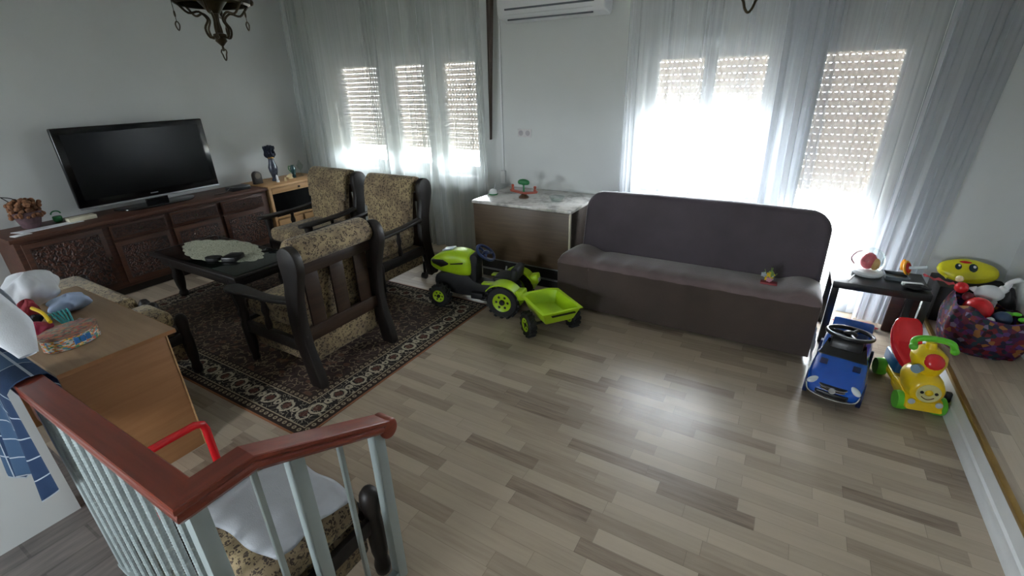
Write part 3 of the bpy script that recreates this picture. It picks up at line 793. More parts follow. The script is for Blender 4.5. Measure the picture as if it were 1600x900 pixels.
# cloths on the banister
def drape(x, s_):   # s_ along the cloth: front hem -> over the rail -> back
    fr, tp = .48, .11
    L = s_
    wav = .018*math.sin(x*34+1)+.010*math.sin(x*61)
    if L < fr: return RYC-.052-.03*(1-L/fr)+wav*(1-L/fr)-.008, .985-(fr-L)*(1+.08*math.sin(x*20))
    if L < fr+tp:
        a = (L-fr)/tp*PI; return RYC-.055*math.cos(a), .985+.028*math.sin(a)
    return RYC+.055+wav*.3, .985-(L-fr-tp)
b = MB((-2.3, RYC, 1.0))
def tf(u, v):
    x = -2.62+.60*u; s_ = v*(.48+.11+.22)
    if s_ < .48: s_ = .48-(.48-s_)*(1.1-.25*u); 
    y, z = drape(x, s_); return (x+.03*(1-v), y, z)
b.grid(tf, 40, 44, thick=.004, uv=True)
tag(b.out('checked_towel', checks('blue_check_cloth'), ang=180), 'blue towel with thin white checks draped over the left end of the handrail', 'towel')
b = MB((-2.35, .34, 1.05))
def bund(u, v):
    a = v*2*PI; x = -2.62+.47*u
    h = .13+.05*math.sin(3*u+1); e = min(1, (1-u)*6)
    return (x, .33+(.055+.01*math.sin(9*u+3*v))*math.cos(a)*(.5+.5*e), 1.03+h*e*.5+(h*.5*e+.004)*math.sin(a)+.16*(1-u))
b.grid(bund, 24, 20); tag(b.out('white_bundle', M_CLOTHW, ang=180), 'white cloth bundled over the handrail end behind the blue checked towel', 'cloth')

# ---- red child's chair, mostly hidden behind the corner of the handrail
O = (-2.0, .52, 0)
t = thing('toy_chair', "red plastic child's chair between the desk and the footstool", 'chair', O)
MB(O).box(-2.06, -1.82, .41, .70, .20, .228, .012, 3).out('seat', M_RED, t)
for x in (-2.04, -1.84):
    for y in (.43, .68): MB(O).cyl((x, y, 0), (x, y, .215), .015, .02, 12).out('leg', M_RED, t)
MB(O).tube([(-2.04, .405, .22), (-2.05, .40, .46), (-2.05, .405, .49), (-2.05, .43, .505), (-2.05, .56, .508), (-2.05, .68, .505), (-2.05, .708, .49), (-2.05, .715, .46), (-2.04, .71, .22)], .017, 10).out('backrest', M_RED, t)

# ---- air conditioner
O = (-2.1, 4.35, 2.55)
t = thing('air_conditioner', 'white wall-mounted air conditioner above the marble sideboard', 'air conditioner', O)
b = MB(O); b.prism(smooth2([(YN, 2.40), (4.34, 2.395), (4.27, 2.41), (4.245, 2.47), (4.24, 2.58), (4.25, 2.68), (4.30, 2.715), (YN, 2.72)], 3), 'yz', -2.62, -1.57, .012, 3); b.out('housing', M_PVC, t)
b = MB(O); b.box(-2.53, -1.66, 4.232, 4.245, 2.462, 2.476, .001); b.out('air_slot', plain('slot_grey', '4c5258', .5), t)
b = MB(O); b.prism([(4.30, 2.398), (4.252, 2.425), (4.256, 2.43), (4.305, 2.403)], 'yz', -2.55, -1.68); b.out('louvre', M_PVC, t)
b = MB(O); b.box(-2.54, -1.69, 4.305, 4.316, 2.385, 2.40, .001); b.out('louvre_gap', MATS['slot_grey'], t)

# ---- chandeliers
def chandelier(loc, label):
    t = thing('brass_chandelier', label, 'chandelier', loc, 0, 'brass chandeliers')
    b = MB(); loop = catmull([(0, 0, .045), (-.018, 0, .052), (-.03, 0, .038), (-.020, 0, .022), (-.012, 0, .0), (0, 0, -.012), (.012, 0, .0), (.020, 0, .022), (.03, 0, .038), (.018, 0, .052)], 4, True)
    b.tube(loop, .0045, 8, closed=True); b.out('finial_loop', M_BRASS, t)
    MB().lathe([(.004, .045), (.008, .06), (.006, .07), (.02, .085), (.035, .10), (.032, .115), (.042, .125), (.038, .14), (.012, .15), (.010, .22), (.022, .25), (.012, .28), (.014, .33)], n=20).out('stem', M_BRASS, t)
    MB().lathe([(.03, .255), (.055, .29), (.09, .33), (.10, .34), (.09, .345), (.03, .30)], n=20).out('inner_cup', M_BRASS, t)
    MB().lathe([(.20, .30), (.215, .31), (.22, .34), (.21, .35), (.19, .33)], n=36, caps=False).out('rim', M_BRASS, t)
    gs = plain('amber_shade', '9c8d3d', .3, var=.15, scale=5)
    MB().lathe([(.205, .345), (.215, .40), (.19, .47), (.13, .53), (.06, .57), (.03, .58)], n=36, caps=False).out('shade', gs, t)
    for k in range(6):
        a = 2*PI*k/6+.3; c, s_ = math.cos(a), math.sin(a)
        P = catmull([(.02*c, .02*s_, .13), (.06*c, .06*s_, .12), (.075*c, .075*s_, .17), (.05*c, .05*s_, .22), (.09*c, .09*s_, .26), (.15*c, .15*s_, .25), (.20*c, .20*s_, .30), (.235*c, .235*s_, .33)], 4)
        ar = MB(); ar.tube(P, .007, 8); ar.ell((.235*c, .235*s_, .335), .02, 10); ao = ar.out('arm', M_BRASS, t)
        if k % 2 == 0:
            d = MB(); d.tube([(.225*c, .225*s_, .32), (.225*c, .225*s_, .20)], .002, 6)
            d.tube(catmull([(.225*c, .225*s_, .20), (.236*c, .236*s_, .18), (.225*c, .225*s_, .15), (.214*c, .214*s_, .18)], 3, True), .004, 6, closed=True); d.ell((.225*c, .225*s_, .24), (.006, .006, .02), 8); d.out('pendant', M_BRASS, ao)
    MB().tube([(0, 0, .57), (0, 0, ZC-loc[2]-.05)], .008, 8).out('hanging_rod', M_BRASS, t)
    MB().lathe([(.06, ZC-loc[2]), (.055, ZC-loc[2]-.03), (.02, ZC-loc[2]-.06)], n=20).out('ceiling_rose', M_BRASS, t)
    return t
ch = chandelier((-3.35, 2.0, 2.045), 'ornate aged-brass chandelier with amber bowl hanging above the television side')
copy_thing(ch, (-.22, 2.0, 2.065), .4, 'second brass chandelier near the right window, only its trefoil tip showing')
# wall socket
b = MB((-2.45, YN, 1.37)); b.box(-2.53, -2.37, YN-.009, YN, 1.33, 1.41, .004)
so = tag(b.out('double_socket', plain('socket_white', 'c3c0c0', .4)), 'double white wall socket between window and air conditioner side', 'socket')
for x in (-2.49, -2.41): MB((-2.45, YN, 1.37)).cyl((x, YN-.0095, 1.37), (x, YN-.006, 1.37), .027, n=20).out('socket_well', plain('socket_shade', 'a09c9e', .4), so)

# ================================================================= TOYS
def wheel(name, c, r, w, axis, hubmat, parent, org, tyremat=None, lugs=0, rotm=None):
    """tyre with a hub as its sub-part; axis is the local axle direction along Y"""
    q = MB(org)
    q.lathe([(r*.55, -w/2), (r*.9, -w/2), (r, -w*.32), (r, w*.32), (r*.9, w/2), (r*.55, w/2)], c, 28, axis='Y', caps=False)
    if lugs:
        for i in range(lugs):
            a = 2*PI*i/lugs
            M = Matrix.Translation(Vector(c)) @ ry(a)
            g = bmesh.ops.create_cube(q.b, size=1.0)['verts']
            for v in g: v.co = M @ Vector((v.co.x*.016+r*1.01, v.co.y*w*.92+(v.co.z)*.0, v.co.z*.022+(.012 if v.co.y > 0 else -.012)))-q.o
    ty = q.out(name, tyremat or M_BLACKM, parent)
    h = MB(org); 
    h.lathe([(.001, -w*.30), (r*.16, -w*.30), (r*.2, -w*.42), (r*.5, -w*.46), (r*.58, -w*.52), (r*.58, w*.52), (r*.5, w*.46), (r*.2, w*.42), (r*.16, w*.30), (.001, w*.3)], c, 24, axis='Y')
    ho = h.out('hub', hubmat, ty)
    k = MB(org)
    for s_ in (-1, 1):
        k.cyl((c[0], c[1]+s_*w*.40, c[2]), (c[0], c[1]+s_*w*.56, c[2]), r*.16, n=12)
        for i in range(6):
            a = 2*PI*i/6; k.ell((c[0]+r*.36*math.cos(a), c[1]+s_*w*.435, c[2]+r*.36*math.sin(a)), (r*.085, w*.05, r*.085), 8)
    k.out('hub_cap', M_BLACK, ty)
    return ty

# ---- pedal tractor (local +X forward)
t = thing('pedal_tractor', 'lime green and black pedal tractor on the rug corner in front of the marble sideboard', 'toy tractor', (-1.921, 3.20, 0), math.radians(189.4))
FX = .62
for s_ in (1, -1): wheel('rear_wheel', (0, s_*.175, .152), .145, .085, 'Y', M_LIME, t, (0, 0, 0), lugs=16)
for s_ in (1, -1): wheel('front_wheel', (FX, s_*.165, .118), .098, .07, 'Y', M_LIME, t, (0, 0, 0), lugs=14)
b = MB(); b.cyl((0, -.16, .145), (0, .16, .145), .016); b.cyl((FX, -.15, .10), (FX, .15, .10), .016)
b.prism(smooth2([(-.08, .16), (-.06, .26), (.12, .25), (.30, .24), (.40, .31), (.60, .30), (.70, .27), (.71, .17), (.60, .12), (.45, .10), (.25, .11), (.10, .10), (-.02, .12)], 3), 'xz', -.075, .075, .015)
b.box(.22, .34, -.12, .12, .10, .16, .01)
b.out('chassis', M_BLACKM, t)
# bonnet: lofted shell narrowing to the nose
def bonnet():
    R = []
    for (x, zb, zt, w) in ((.335, .30, .455, .085), (.36, .29, .50, .105), (.44, .275, .525, .115), (.56, .295, .515, .112), (.66, .30, .475, .10), (.735, .33, .43, .08), (.765, .355, .40, .045)):
        ring = []
        for k in range(20):
            a = 2*PI*k/20; c, s2 = math.cos(a), math.sin(a)
            ring.append((x, w*math.copysign(abs(c)**.55, c), (zb+zt)/2+(zt-zb)/2*math.copysign(abs(s2)**.7, s2)))
        R.append(ring)
    return R
b = MB(); b.loft(bonnet()); bo = b.out('bonnet', M_LIME, t, sub=1)
for s_ in (1, -1):
    g = MB(); g.prism([(.52, .405), (.60, .435), (.715, .425), (.70, .395), (.62, .365)], 'xz', s_*.092-.024, s_*.092+.018, .004); g.out('grille_panel', M_BLACK, bo)
    g = MB(); g.prism([(.40, .43), (.52, .41), (.52, .402), (.40, .418)], 'xz', s_*.105-.012, s_*.105+.012); g.out('side_stripe', M_BLACK, bo)
g = MB(); g.box(.53, .63, -.045, .045, .503, .516, .004, rot=ry(.18)); g.out('bonnet_vent', plain('pale_grey_plastic', 'a9b4bd', .35), bo)
b = MB(); b.prism(smooth2([(.345, .24), (.37, .42), (.33, .50), (.28, .47), (.295, .36), (.30, .24)], 3), 'xz', -.07, .07, .015); b.out('dashboard', M_BLACKM, t)
b = MB(); b.tube([(.31, 0, .45), (.235, 0, .50)], .012); MM = Matrix.Translation((.225, 0, .505)) @ ry(-.65)
b.tube([MM @ Vector((.088*math.cos(a), .088*math.sin(a), 0)) for a in [2*PI*i/24 for i in range(24)]], .013, 8, closed=True)
for a in (0, 2.1, 4.2): b.tube([MM @ Vector((0, 0, 0)), MM @ Vector((.085*math.cos(a), .085*math.sin(a), 0))], .010)
b.ell(MM @ Vector((0, 0, .004)), (.032, .032, .02), 12); b.out('steering_wheel', M_NAVY, t)
b = MB(); b.box(-.05, .13, -.10, .10, .275, .33, .025, 3); b.box(-.10, -.03, -.10, .10, .30, .42, .025, 3, rot=ry(-.15)); b.out('seat', M_BLACKM, t)
b = MB(); b.tube([(-.05, 0, .26), (-.02, 0, .20)], .02); b.tube([(.20, -.13, .14), (.20, .13, .14)], .01); b.box(.17, .23, .12, .155, .115, .13, .004); b.box(.17, .23, -.155, -.12, .165, .18, .004); b.out('pedals', M_BLACK, t)
for s_ in (1, -1):
    R = []
    for k in range(13):
        a = math.radians(38+k*(172-38)/12*1.0); rr_ = .175
        x = -.0-rr_*math.cos(math.radians(180)-a); x = rr_*math.cos(a); z = .145+rr_*math.sin(a)
        R.append([(x, s_*.115, z-.008), (x, s_*.235, z-.010), (x, s_*.238, z), (x, s_*.115, z+.008)])
    b = MB(); b.loft(R); b.box(-.205, -.135, s_*.18-.05, s_*.18+.05, .20, .285, .015, 3, rot=ry(.2)); f = b.out('rear_mudguard', M_LIME, t)
    MB().box(-.212, -.2, s_*.18-.03, s_*.18+.03, .215, .255, .004).out('tail_lamp', MATS['pale_grey_plastic'], f)
    b = MB(); b.box(.05, .22, s_*.11-.03, s_*.11+.03, .265, .28, .006, rot=ry(.1)); b.out('side_step', M_LIME, t)
b = MB(); b.tube([(.10, -.11, .25), (.10, -.17, .33)], .008); b.out('brake_lever', M_SILVER, t)

# ---- trailer
hd = math.atan2(.60, -.80)
t = thing('toy_trailer', 'lime green tipping toy trailer hitched behind the pedal tractor', 'toy trailer', (-1.43, 2.99, 0), hd)
for s_ in (1, -1): wheel('wheel', (0, s_*.195, .106), .098, .06, 'Y', M_LIME, t, (0, 0, 0), lugs=14)
b = MB(); b.cyl((0, -.18, .098), (0, .18, .098), .012); b.box(-.08, .22, -.05, .05, .11, .14, .008)
b.tube([(.18, 0, .125), (.27, 0, .145), (.33, 0, .17)], .018); b.out('chassis', M_BLACKM, t)
def tray(z, gx0, gx1, gy, n=8):
    pts = [(gx0, -gy), (gx0, gy), (gx1-.04, gy), (gx1, gy*.6), (gx1, -gy*.6), (gx1-.04, -gy)]
    return [(x, y, z) for x, y in pts]
b = MB()
outr = [tray(.145, -.13, .17, .10), tray(.16, -.15, .19, .12), tray(.255, -.19, .215, .155), tray(.262, -.205, .235, .172), tray(.27, -.205, .235, .172), tray(.268, -.18, .21, .145), tray(.17, -.145, .18, .11), tray(.165, -.14, .17, .10)]
b.loft(outr); tr = b.out('tipping_tray', M_LIME, t)
MB().box(-.205, -.185, -.11, .09, .232, .24, .002).out('tailgate_slot', M_BLACK, tr)
MB().prism([(.22, -.02), (.30, -.012), (.30, .012), (.22, .02)], 'xy', .20, .225, .004).out('hitch_cover', M_LIME, t)

# ---- blue ride-on car (local +X forward)
t = thing('ride_on_car', "blue toddler's ride-on car with a black steering wheel, beside the sofa end", 'toy car', (.535, 3.29, 0), math.atan2(-.77, -.13))
L = .385
def body():
    R = []
    for x, w, zb, zt in ((-.37, .10, .12, .20), (-.35, .13, .09, .25), (-.22, .14, .07, .265), (-.10, .135, .065, .215), (.0, .135, .065, .215), (.08, .14, .065, .27), (.13, .145, .065, .255), (.20, .15, .065, .215), (.29, .15, .065, .185), (.35, .135, .065, .155), (.385, .10, .07, .12)):
        R.append([(x, w*c_, zb+(zt-zb)*h) for c_, h in ((-.86, 0), (-1, .15), (-1, .62), (-.92, .88), (-.6, 1), (0, 1.03), (.6, 1), (.92, .88), (1, .62), (1, .15), (.86, 0), (0, 0))])
    return R
b = MB(); b.loft(body()); bo = b.out('body', M_BLUE, t, sub=1)
for x in (-.235, .235):
    for s_ in (1, -1): wheel('wheel', (x, s_*.128, .062), .062, .045, 'Y', MATS['silver_plastic'], t, (0, 0, 0))
for x in (-.235, .235):
    for s_ in (1, -1):
        b = MB(); b.lathe([(.066, -.012), (.078, -.012), (.078, .012), (.066, .012)], (x, s_*.140, .066), 24, axis='Y', caps=False); b.out('wheel_arch', M_NAVY, bo)
b = MB(); b.prism([(.06, -.10), (.06, .10), (.165, .125), (.165, -.125)], 'xy', -.004, .004, .001)
for v in b.b.verts: v.co.z += .305-(v.co.x-.06)*.62
b.out('windscreen', M_GLOSSB, t)
b = MB(); b.prism(smooth2([(-.03, .20), (.03, .31), (.08, .34), (.11, .30), (.10, .22)], 3), 'xz', -.085, .085, .015); b.out('dashboard', M_BLACK, t)
MM = Matrix.Translation((.01, 0, .345)) @ ry(-.04)
b = MB(); b.tube([MM @ Vector(((.092*math.cos(a)), .122*math.sin(a), 0)) for a in [2*PI*i/28 for i in range(28)]], .012, 10, closed=True)
for a in (.3, PI-.3, PI/2*3): b.tube([MM @ Vector((0, 0, -.004)), MM @ Vector((.088*math.cos(a), .118*math.sin(a), 0))], .011)
b.ell(MM @ Vector((0, 0, 0)), (.03, .04, .02), 14); b.tube([(.01, 0, .34), (.05, 0, .27)], .02); sw = b.out('steering_wheel', M_BLACK, t)
b = MB(); b.tube([MM @ Vector((.094*math.cos(a), .125*math.sin(a), .009)) for a in [2*PI*i/28 for i in range(28)]], .005, 6, closed=True); b.out('chrome_ring', M_SILVER, sw)
b = MB(); b.tube(catmull([(.33, -.135, .10), (.375, -.11, .075), (.40, 0, .07), (.375, .11, .075), (.33, .135, .10)], 6), .007, 8); b.out('chrome_bumper', M_CHROME, t)
b = MB(); b.prism([(.355, -.10), (.392, -.075), (.398, 0), (.392, .075), (.355, .10), (.35, 0)], 'xy', .082, .108, .003); b.out('air_intake', M_BLACK, t)
b = MB(); b.prism([(.355, -.075), (.383, -.055), (.39, 0), (.383, .055), (.355, .075), (.34, 0)], 'xy', .116, .143, .003); gr = b.out('grille', M_BLACK, t)
for z in (.122, .136):
    b = MB(); b.tube(catmull([(.362, -.072, z), (.386, -.05, z), (.394, 0, z), (.386, .05, z), (.362, .072, z)], 4), .0028, 6); b.out('chrome_bar', M_CHROME, gr)
b = MB(); b.cyl((.388, 0, .129), (.400, 0, .129), .017, n=20); b.tube([(.4, .015*math.cos(a), .129+.015*math.sin(a)) for a in [2*PI*i/16 for i in range(16)]], .003, 6, closed=True); b.out('round_badge', M_SILVER, gr)
for s_ in (1, -1):
    b = MB(); b.ell((.345, s_*.108, .142), (.020, .036, .013), 14, rot=ry(.6) @ rz(-s_*.7)); b.out('headlamp', plain('headlamp_clear', 'cfd8dc', .15), t)
    b = MB(); b.box(.19, .235, s_*.085-.02, s_*.085+.02, .213, .219, .002, rot=ry(.35)); b.out('bonnet_vent', M_NAVY, t)
    pass
b = MB(); b.box(-.24, -.08, -.10, .10, .225, .255, .018, 3); b.out('seat', M_NAVY, t)
b = MB(); b.prism(smooth2([(-.36, .20), (-.34, .28), (-.30, .31), (-.27, .27), (-.28, .22)], 3), 'xz', -.115, .115, .015); b.out('backrest', M_BLUE, t)

# ---- yellow ride-on (local +X forward)
t = thing('ride_on_train', "yellow toddler's ride-on with smiling front, red seat and green wheels and handlebar", 'ride-on toy', (.893, 3.34, 0), math.atan2(-.80, .13))
for x, w_ in ((.21, .05), (-.17, .05)):
    for s_ in (1, -1):
        b = MB(); b.lathe([(.04, -.028), (.052, -.028), (.056, -.015), (.056, .015), (.052, .028), (.04, .028)], (x, s_*.090, .056), 24, axis='Y'); b.out('wheel', M_GREEN, t)
b = MB(); b.box(-.24, .25, -.075, .075, .045, .10, .02, 3); b.out('chassis', M_YEL, t)
R = []
for x, z, r_ in ((.265, .16, .062), (.25, .16, .082), (.20, .165, .092), (.12, .17, .090), (.06, .175, .075), (.03, .17, .05)):
    R.append([(x, r_*math.cos(a), z+r_*1.02*math.sin(a)) for a in [2*PI*i/24 for i in range(24)]])
b = MB(); b.loft(R); b.prism(smooth2([(.27, .045), (.275, .07), (.25, .11), (.05, .12), (.03, .05)], 3), 'xz', -.09, .09, .012); by = b.out('body', M_YEL, t)
b = MB(); b.cyl((.262, 0, .16), (.272, 0, .16), .058, n=28); fo = b.out('face_plate', plain('face_cream', 'c9c48a', .35), t)
for s_ in (1, -1): MB().cyl((.27, s_*.034, .166), (.276, s_*.034, .166), .009, n=12).out('eye', M_BLACK, fo)
MB().ell((.272, 0, .166), (.014, .02, .02), 12).out('nose', M_YEL, fo)
MB().tube(catmull([(.274, -.03, .138), (.275, -.015, .127), (.276, 0, .123), (.275, .015, .127), (.274, .03, .138)], 3), .0025, 6).out('mouth', plain('mouth_brown', '6b4a2a', .5), fo)
for s_ in (1, -1): MB().lathe([(.004, 0), (.016, 0), (.018, .008), (.012, .012), (.002, .013)], (.268, s_*.065, .095), 14, axis='X').out('lamp', MATS['pale_grey_plastic'], t)
R = []
for z, r_, xx in ((.24, .055, .16), (.27, .07, .15), (.31, .085, .14), (.345, .085, .13), (.365, .065, .125), (.38, .045, .12)):
    R.append([(xx+r_*1.1*math.cos(a), r_*math.sin(a), z) for a in [2*PI*i/20 for i in range(20)]])
b = MB(); b.loft(R); hd_ = b.out('steering_column', M_YEL, t)
MB().ell((.205, 0, .335), (.048, .05, .03), 16, rot=ry(.9)).out('horn_button', M_RED, hd_)
MB().cyl((.20, -.05, .285), (.235, -.085, .29), .022, .026, 14).out('grey_knob', plain('blue_grey_plastic', '7d98a3', .4), hd_)
MB().cyl((.12, 0, .37), (.11, 0, .41), .03, .024, 16).out('column_top', M_YEL, t)
b = MB(); b.tube(catmull([(.15, -.095, .395), (.125, -.088, .422), (.105, -.04, .43), (.105, .04, .43), (.125, .088, .422), (.15, .095, .395)], 5), .018, 12)
b.ell((.152, -.096, .392), .022, 12); b.ell((.152, .096, .392), .022, 12); b.out('handlebar', M_GREEN, t)
b = MB(); R = []
for x, w_, z0, z1 in ((.04, .05, .15, .19), (.0, .075, .16, .235), (-.08, .085, .17, .255), (-.15, .085, .18, .265), (-.19, .088, .20, .34), (-.225, .085, .22, .40), (-.25, .06, .26, .415)):
    R.append([(x, w_*c_, z0+(z1-z0)*h) for c_, h in ((-.8, 0), (-1, .5), (-.95, .9), (-.6, 1), (0, .96), (.6, 1), (.95, .9), (1, .5), (.8, 0))])
b.loft(R); b.out('seat', M_RED, t, sub=1)
b = MB(); b.box(-.235, -.02, -.07, .07, .095, .19, .02, 3); b.out('seat_base', plain('teal_plastic', '1c4f7a', .4), t)

# ---- papers and bags on the floor
def crumple(name, c, r, mat, label, cat, seed=0, n=20, group=None):
    R = random.Random(seed); ph = [R.uniform(0, 6) for _ in range(6)]
    b = MB((c[0], c[1], c[2]))
    def f(u, v):
        th, ph_ = v*2*PI, (u-.5)*PI
        k = 1+.16*math.sin(3*th+ph[0]+2*ph_)+.10*math.sin(5*th+ph[1]-3*ph_)+.07*math.sin(9*th+ph[2])*math.cos(4*ph_)
        return (c[0]+r[0]*k*math.cos(ph_)*math.cos(th), c[1]+r[1]*k*math.cos(ph_)*math.sin(th), c[2]+r[2]*(1+math.sin(ph_)*(.92+.1*math.sin(3*th+ph[3]))))
    b.grid(f, n, n*2); bmesh.ops.remove_doubles(b.b, verts=b.b.verts, dist=.0004)
    bmesh.ops.recalc_face_normals(b.b, faces=b.b.faces)
    return tag(b.out(name, mat, ang=180), label, cat, group)
b = MB((.385, 3.40, 0))
b.grid(lambda u, v: (.384+.004*u+.003*math.sin(9*v), 3.43+.28*u, .002+(.20-.09*abs(u-.6)+.02*math.sin(25*u))*v), 14, 8, thick=.002)
tag(b.out('paper_sheet', M_PAPER, ang=60), 'white folded paper standing between the sofa end and the blue car', 'paper')
crumple('plastic_bag', (1.018, 3.94, .004), (.026, .07, .085), M_CLOTHW, 'white crumpled bag on the floor behind the yellow ride-on', 'bag', 3)
crumple('pink_cloth', (.70, 4.20, 0), (.13, .045, .02), plain('pink_fabric', 'c8404f', .8, var=.3, scale=30), 'pink and red cloth crumpled on the floor under the black side table', 'cloth', 5)
# ---- black side table
O = (.70, 4.0, 0)
t = thing('side_table', 'small square black side table between sofa and toy bag', 'table', O)
MB(O).box(.43, .985, 3.78, 4.20, .45, .50, .004).out('tabletop', M_BLACK, t)
for x in (.43, .94):
    for y in (3.78, 4.155): MB(O).box(x, x+.045, y, y+.045, 0, .45, .003).out('leg', M_BLACK, t)
O = (.93, 4.30, 0)
b = MB(O); b.box(.86, 1.04, 4.203, 4.225, .0, .33, .01); tag(b.out('brown_board', wood('dark_red_board', '2b1512', '4a241d', .5)), 'dark red-brown board standing behind the side table legs', 'board')
# things on the side table
TZ = .5
O = (.64, 4.03, TZ)
t = thing('pink_globe_toy', 'clear dome toy with pink figures on a white base, on the side table', 'toy', O)
MB(O).lathe([(.05, 0), (.09, .004), (.1, .02), (.09, .035), (.07, .04)], (.64, 4.03, TZ), 24).out('base', M_WHITE, t)
MB(O).ell((.63, 4.03, TZ+.105), (.05, .045, .062), 14).out('figure', plain('pink_plastic', 'd8626a', .4, var=.2, scale=40), t)
MB(O).ell((.672, 4.01, TZ+.09), (.028, .028, .045), 12).out('figure', plain('peach_plastic', 'e0b070', .4, var=.2), t)
MB(O).ell((.64, 4.03, TZ+.105), (.09, .09, .098), 24).out('dome', M_CLEAR, t)
MB(O).tube(catmull([(.552, 4.03, TZ+.07), (.525, 4.03, TZ+.11), (.55, 4.03, TZ+.16), (.585, 4.03, TZ+.175)], 4), .005, 8).out('handle', plain('pink_clear', 'd9a6ac', .3), t)
O = (.895, 4.13, TZ)
t = thing('spinning_top_toy', 'toy with red and yellow disc and clear stem lying on the side table', 'toy', O)
rt_ = Matrix.Translation((.875, 4.12, TZ+.060)) @ rz(-.5) @ ry(1.25)
b = MB(O); b.lathe([(.001, -.008), (.05, -.006), (.055, 0), (.05, .006), (.001, .006)], n=28)
for v in b.b.verts: v.co = (rt_ @ (v.co+b.o))-b.o
b.out('yellow_disc', plain('orange_plastic', 'e8a21c', .35), t)
b = MB(O); b.lathe([(.001, .006), (.038, .008), (.036, .013), (.001, .016)], n=24)
for v in b.b.verts: v.co = (rt_ @ (v.co+b.o))-b.o
rd = b.out('red_disc', M_RED, t)
b = MB(O); b.tube([rt_ @ Vector((0, 0, .012)), rt_ @ Vector((0, 0, .12))], .011, 10); b.out('clear_stem', plain('frosted_plastic', 'cfd6db', .2), t)
b = MB(O); b.ell(rt_ @ Vector((-.02, .02, -.03)), (.016, .016, .045), 10); b.out('yellow_tip', plain('orange_plastic', 'e8a21c', .35), t)
O = (.78, 4.0, TZ)
t = thing('clear_tray', 'clear plastic tray of small pieces in the middle of the side table', 'tray', O)
b = MB(O); b.box(.745, .88, 3.97, 4.10, TZ, TZ+.004); b.box(.745, .88, 3.97, 3.973, TZ, TZ+.028); b.box(.745, .88, 4.097, 4.10, TZ, TZ+.028); b.box(.745, .748, 3.97, 4.10, TZ, TZ+.028); b.box(.877, .88, 3.97, 4.10, TZ, TZ+.028); b.out('tray_shell', plain('smoky_plastic', '565e63', .2), t)
b = MB((.86, 3.9, TZ)); b.box(.83, .95, 3.905, 3.935, TZ, TZ+.022, .004, rot=rz(.2)); tag(b.out('white_comb_toy', M_WHITE), 'small white ribbed toy piece lying in front of the tray on the side table', 'toy')
b = MB((.55, 3.9, TZ)); b.box(.54, .548, 3.83, 3.98, TZ, TZ+.006, .001, rot=rz(-.3)); tag(b.out('drinking_straw', M_WHITE), 'thin white straw lying near the front left of the side table', 'straw')
crumple('black_cloth', (.90, 3.855, TZ), (.07, .035, .018), M_BLACKM, 'black crumpled cloth on the front right corner of the side table', 'cloth', 9)
b = MB((1.05, 4.0, TZ+.01))
b.grid(lambda u, v: (.985+.125*u, .0+4.15-.20*u+.055*(v-.5)*(1+.3*math.sin(26*u)), .512+.006*math.sin(14*u)+.03*u), 30, 3, thick=.006)
tag(b.out('coral_strip', plain('coral_plastic', 'c9474f', .5)), 'wavy coral-red strip reaching from the side table to the toy bag', 'toy')

# ---- black box against the wall with yellow balloon
O = (1.29, 4.30, PZ)
b = MB(O); b.box(1.09, 1.49, 4.13, 4.435, PZ, PZ+.27, .008); tag(b.out('black_storage_box', M_BLACKM), 'low black box against the wall under the yellow balloon', 'box')
O = (1.25, 4.28, PZ+.27)
t = thing('yellow_balloon', 'yellow foil balloon with a bird face and red mark lying on the black box', 'balloon', O)
R = []; tilt = Matrix.Translation((1.245, 4.29, PZ+.27+.085)) @ rx(.85) @ Matrix.Diagonal((.84, .95, 1, 1))
b = MB(O)
def bal(u, v):
    a = v*2*PI; X = -1+2*u; e = math.sqrt(max(0, 1-X*X))
    k = 1+.03*math.sin(a*8+X*5)
    return tilt @ Vector((.205*X, .095*e*math.cos(a)*k, .045*e*math.sin(a)*k))
b.grid(bal, 30, 28); bmesh.ops.remove_doubles(b.b, verts=b.b.verts, dist=.0003); bmesh.ops.recalc_face_normals(b.b, faces=b.b.faces)
yb = b.out('foil_body', plain('yellow_foil', 'd8cf1e', .3, var=.06), t, ang=180)
def onb(x, y, lift=.0): 
    e2 = max(0, 1-(x/.205)**2-(y/.095)**2); return tilt @ Vector((x, y, .045*math.sqrt(e2)+lift))
for x, r_ in ((-.075, .022), (.02, .029)):
    b = MB(O); b.grid(lambda u, v: onb(x+r_*u*math.cos(v*2*PI), .01+r_*1.2*u*math.sin(v*2*PI), .001+.0012*(1-u)), 5, 18); ey = b.out('eye', plain('eye_blue', '1d3440', .25), t)
    b = MB(O); b.grid(lambda u, v: onb(x+.25*r_+r_*.35*u*math.cos(v*2*PI), .018+r_*.4*u*math.sin(v*2*PI), .0035), 2, 12); b.out('eye_shine', M_WHITE, ey)
b = MB(O); P = [(-.05, .052), (-.025, .068), (.01, .064), (-.015, .050)]
b.grid(lambda u, v: onb(-.03+.035*u*math.cos(v*2*PI)*(1+.2*math.cos(2*v*2*PI)), .053+.012*u*math.sin(v*2*PI), .0015), 3, 16); b.out('red_mark', M_RED, t)
b = MB(O); b.loft([[tuple(tilt @ Vector((x, y, z))) for y, z in ((-.02, 0), (0, .015), (.02, 0), (0, -.015))] for x in (-.19,)] + [[tuple(tilt @ Vector((-.13, -.075+y*.5, z*1.2))) for y, z in ((-.02, 0), (0, .015), (.02, 0), (0, -.015))]])
b.out('neck_fold', MATS['yellow_foil'], t)

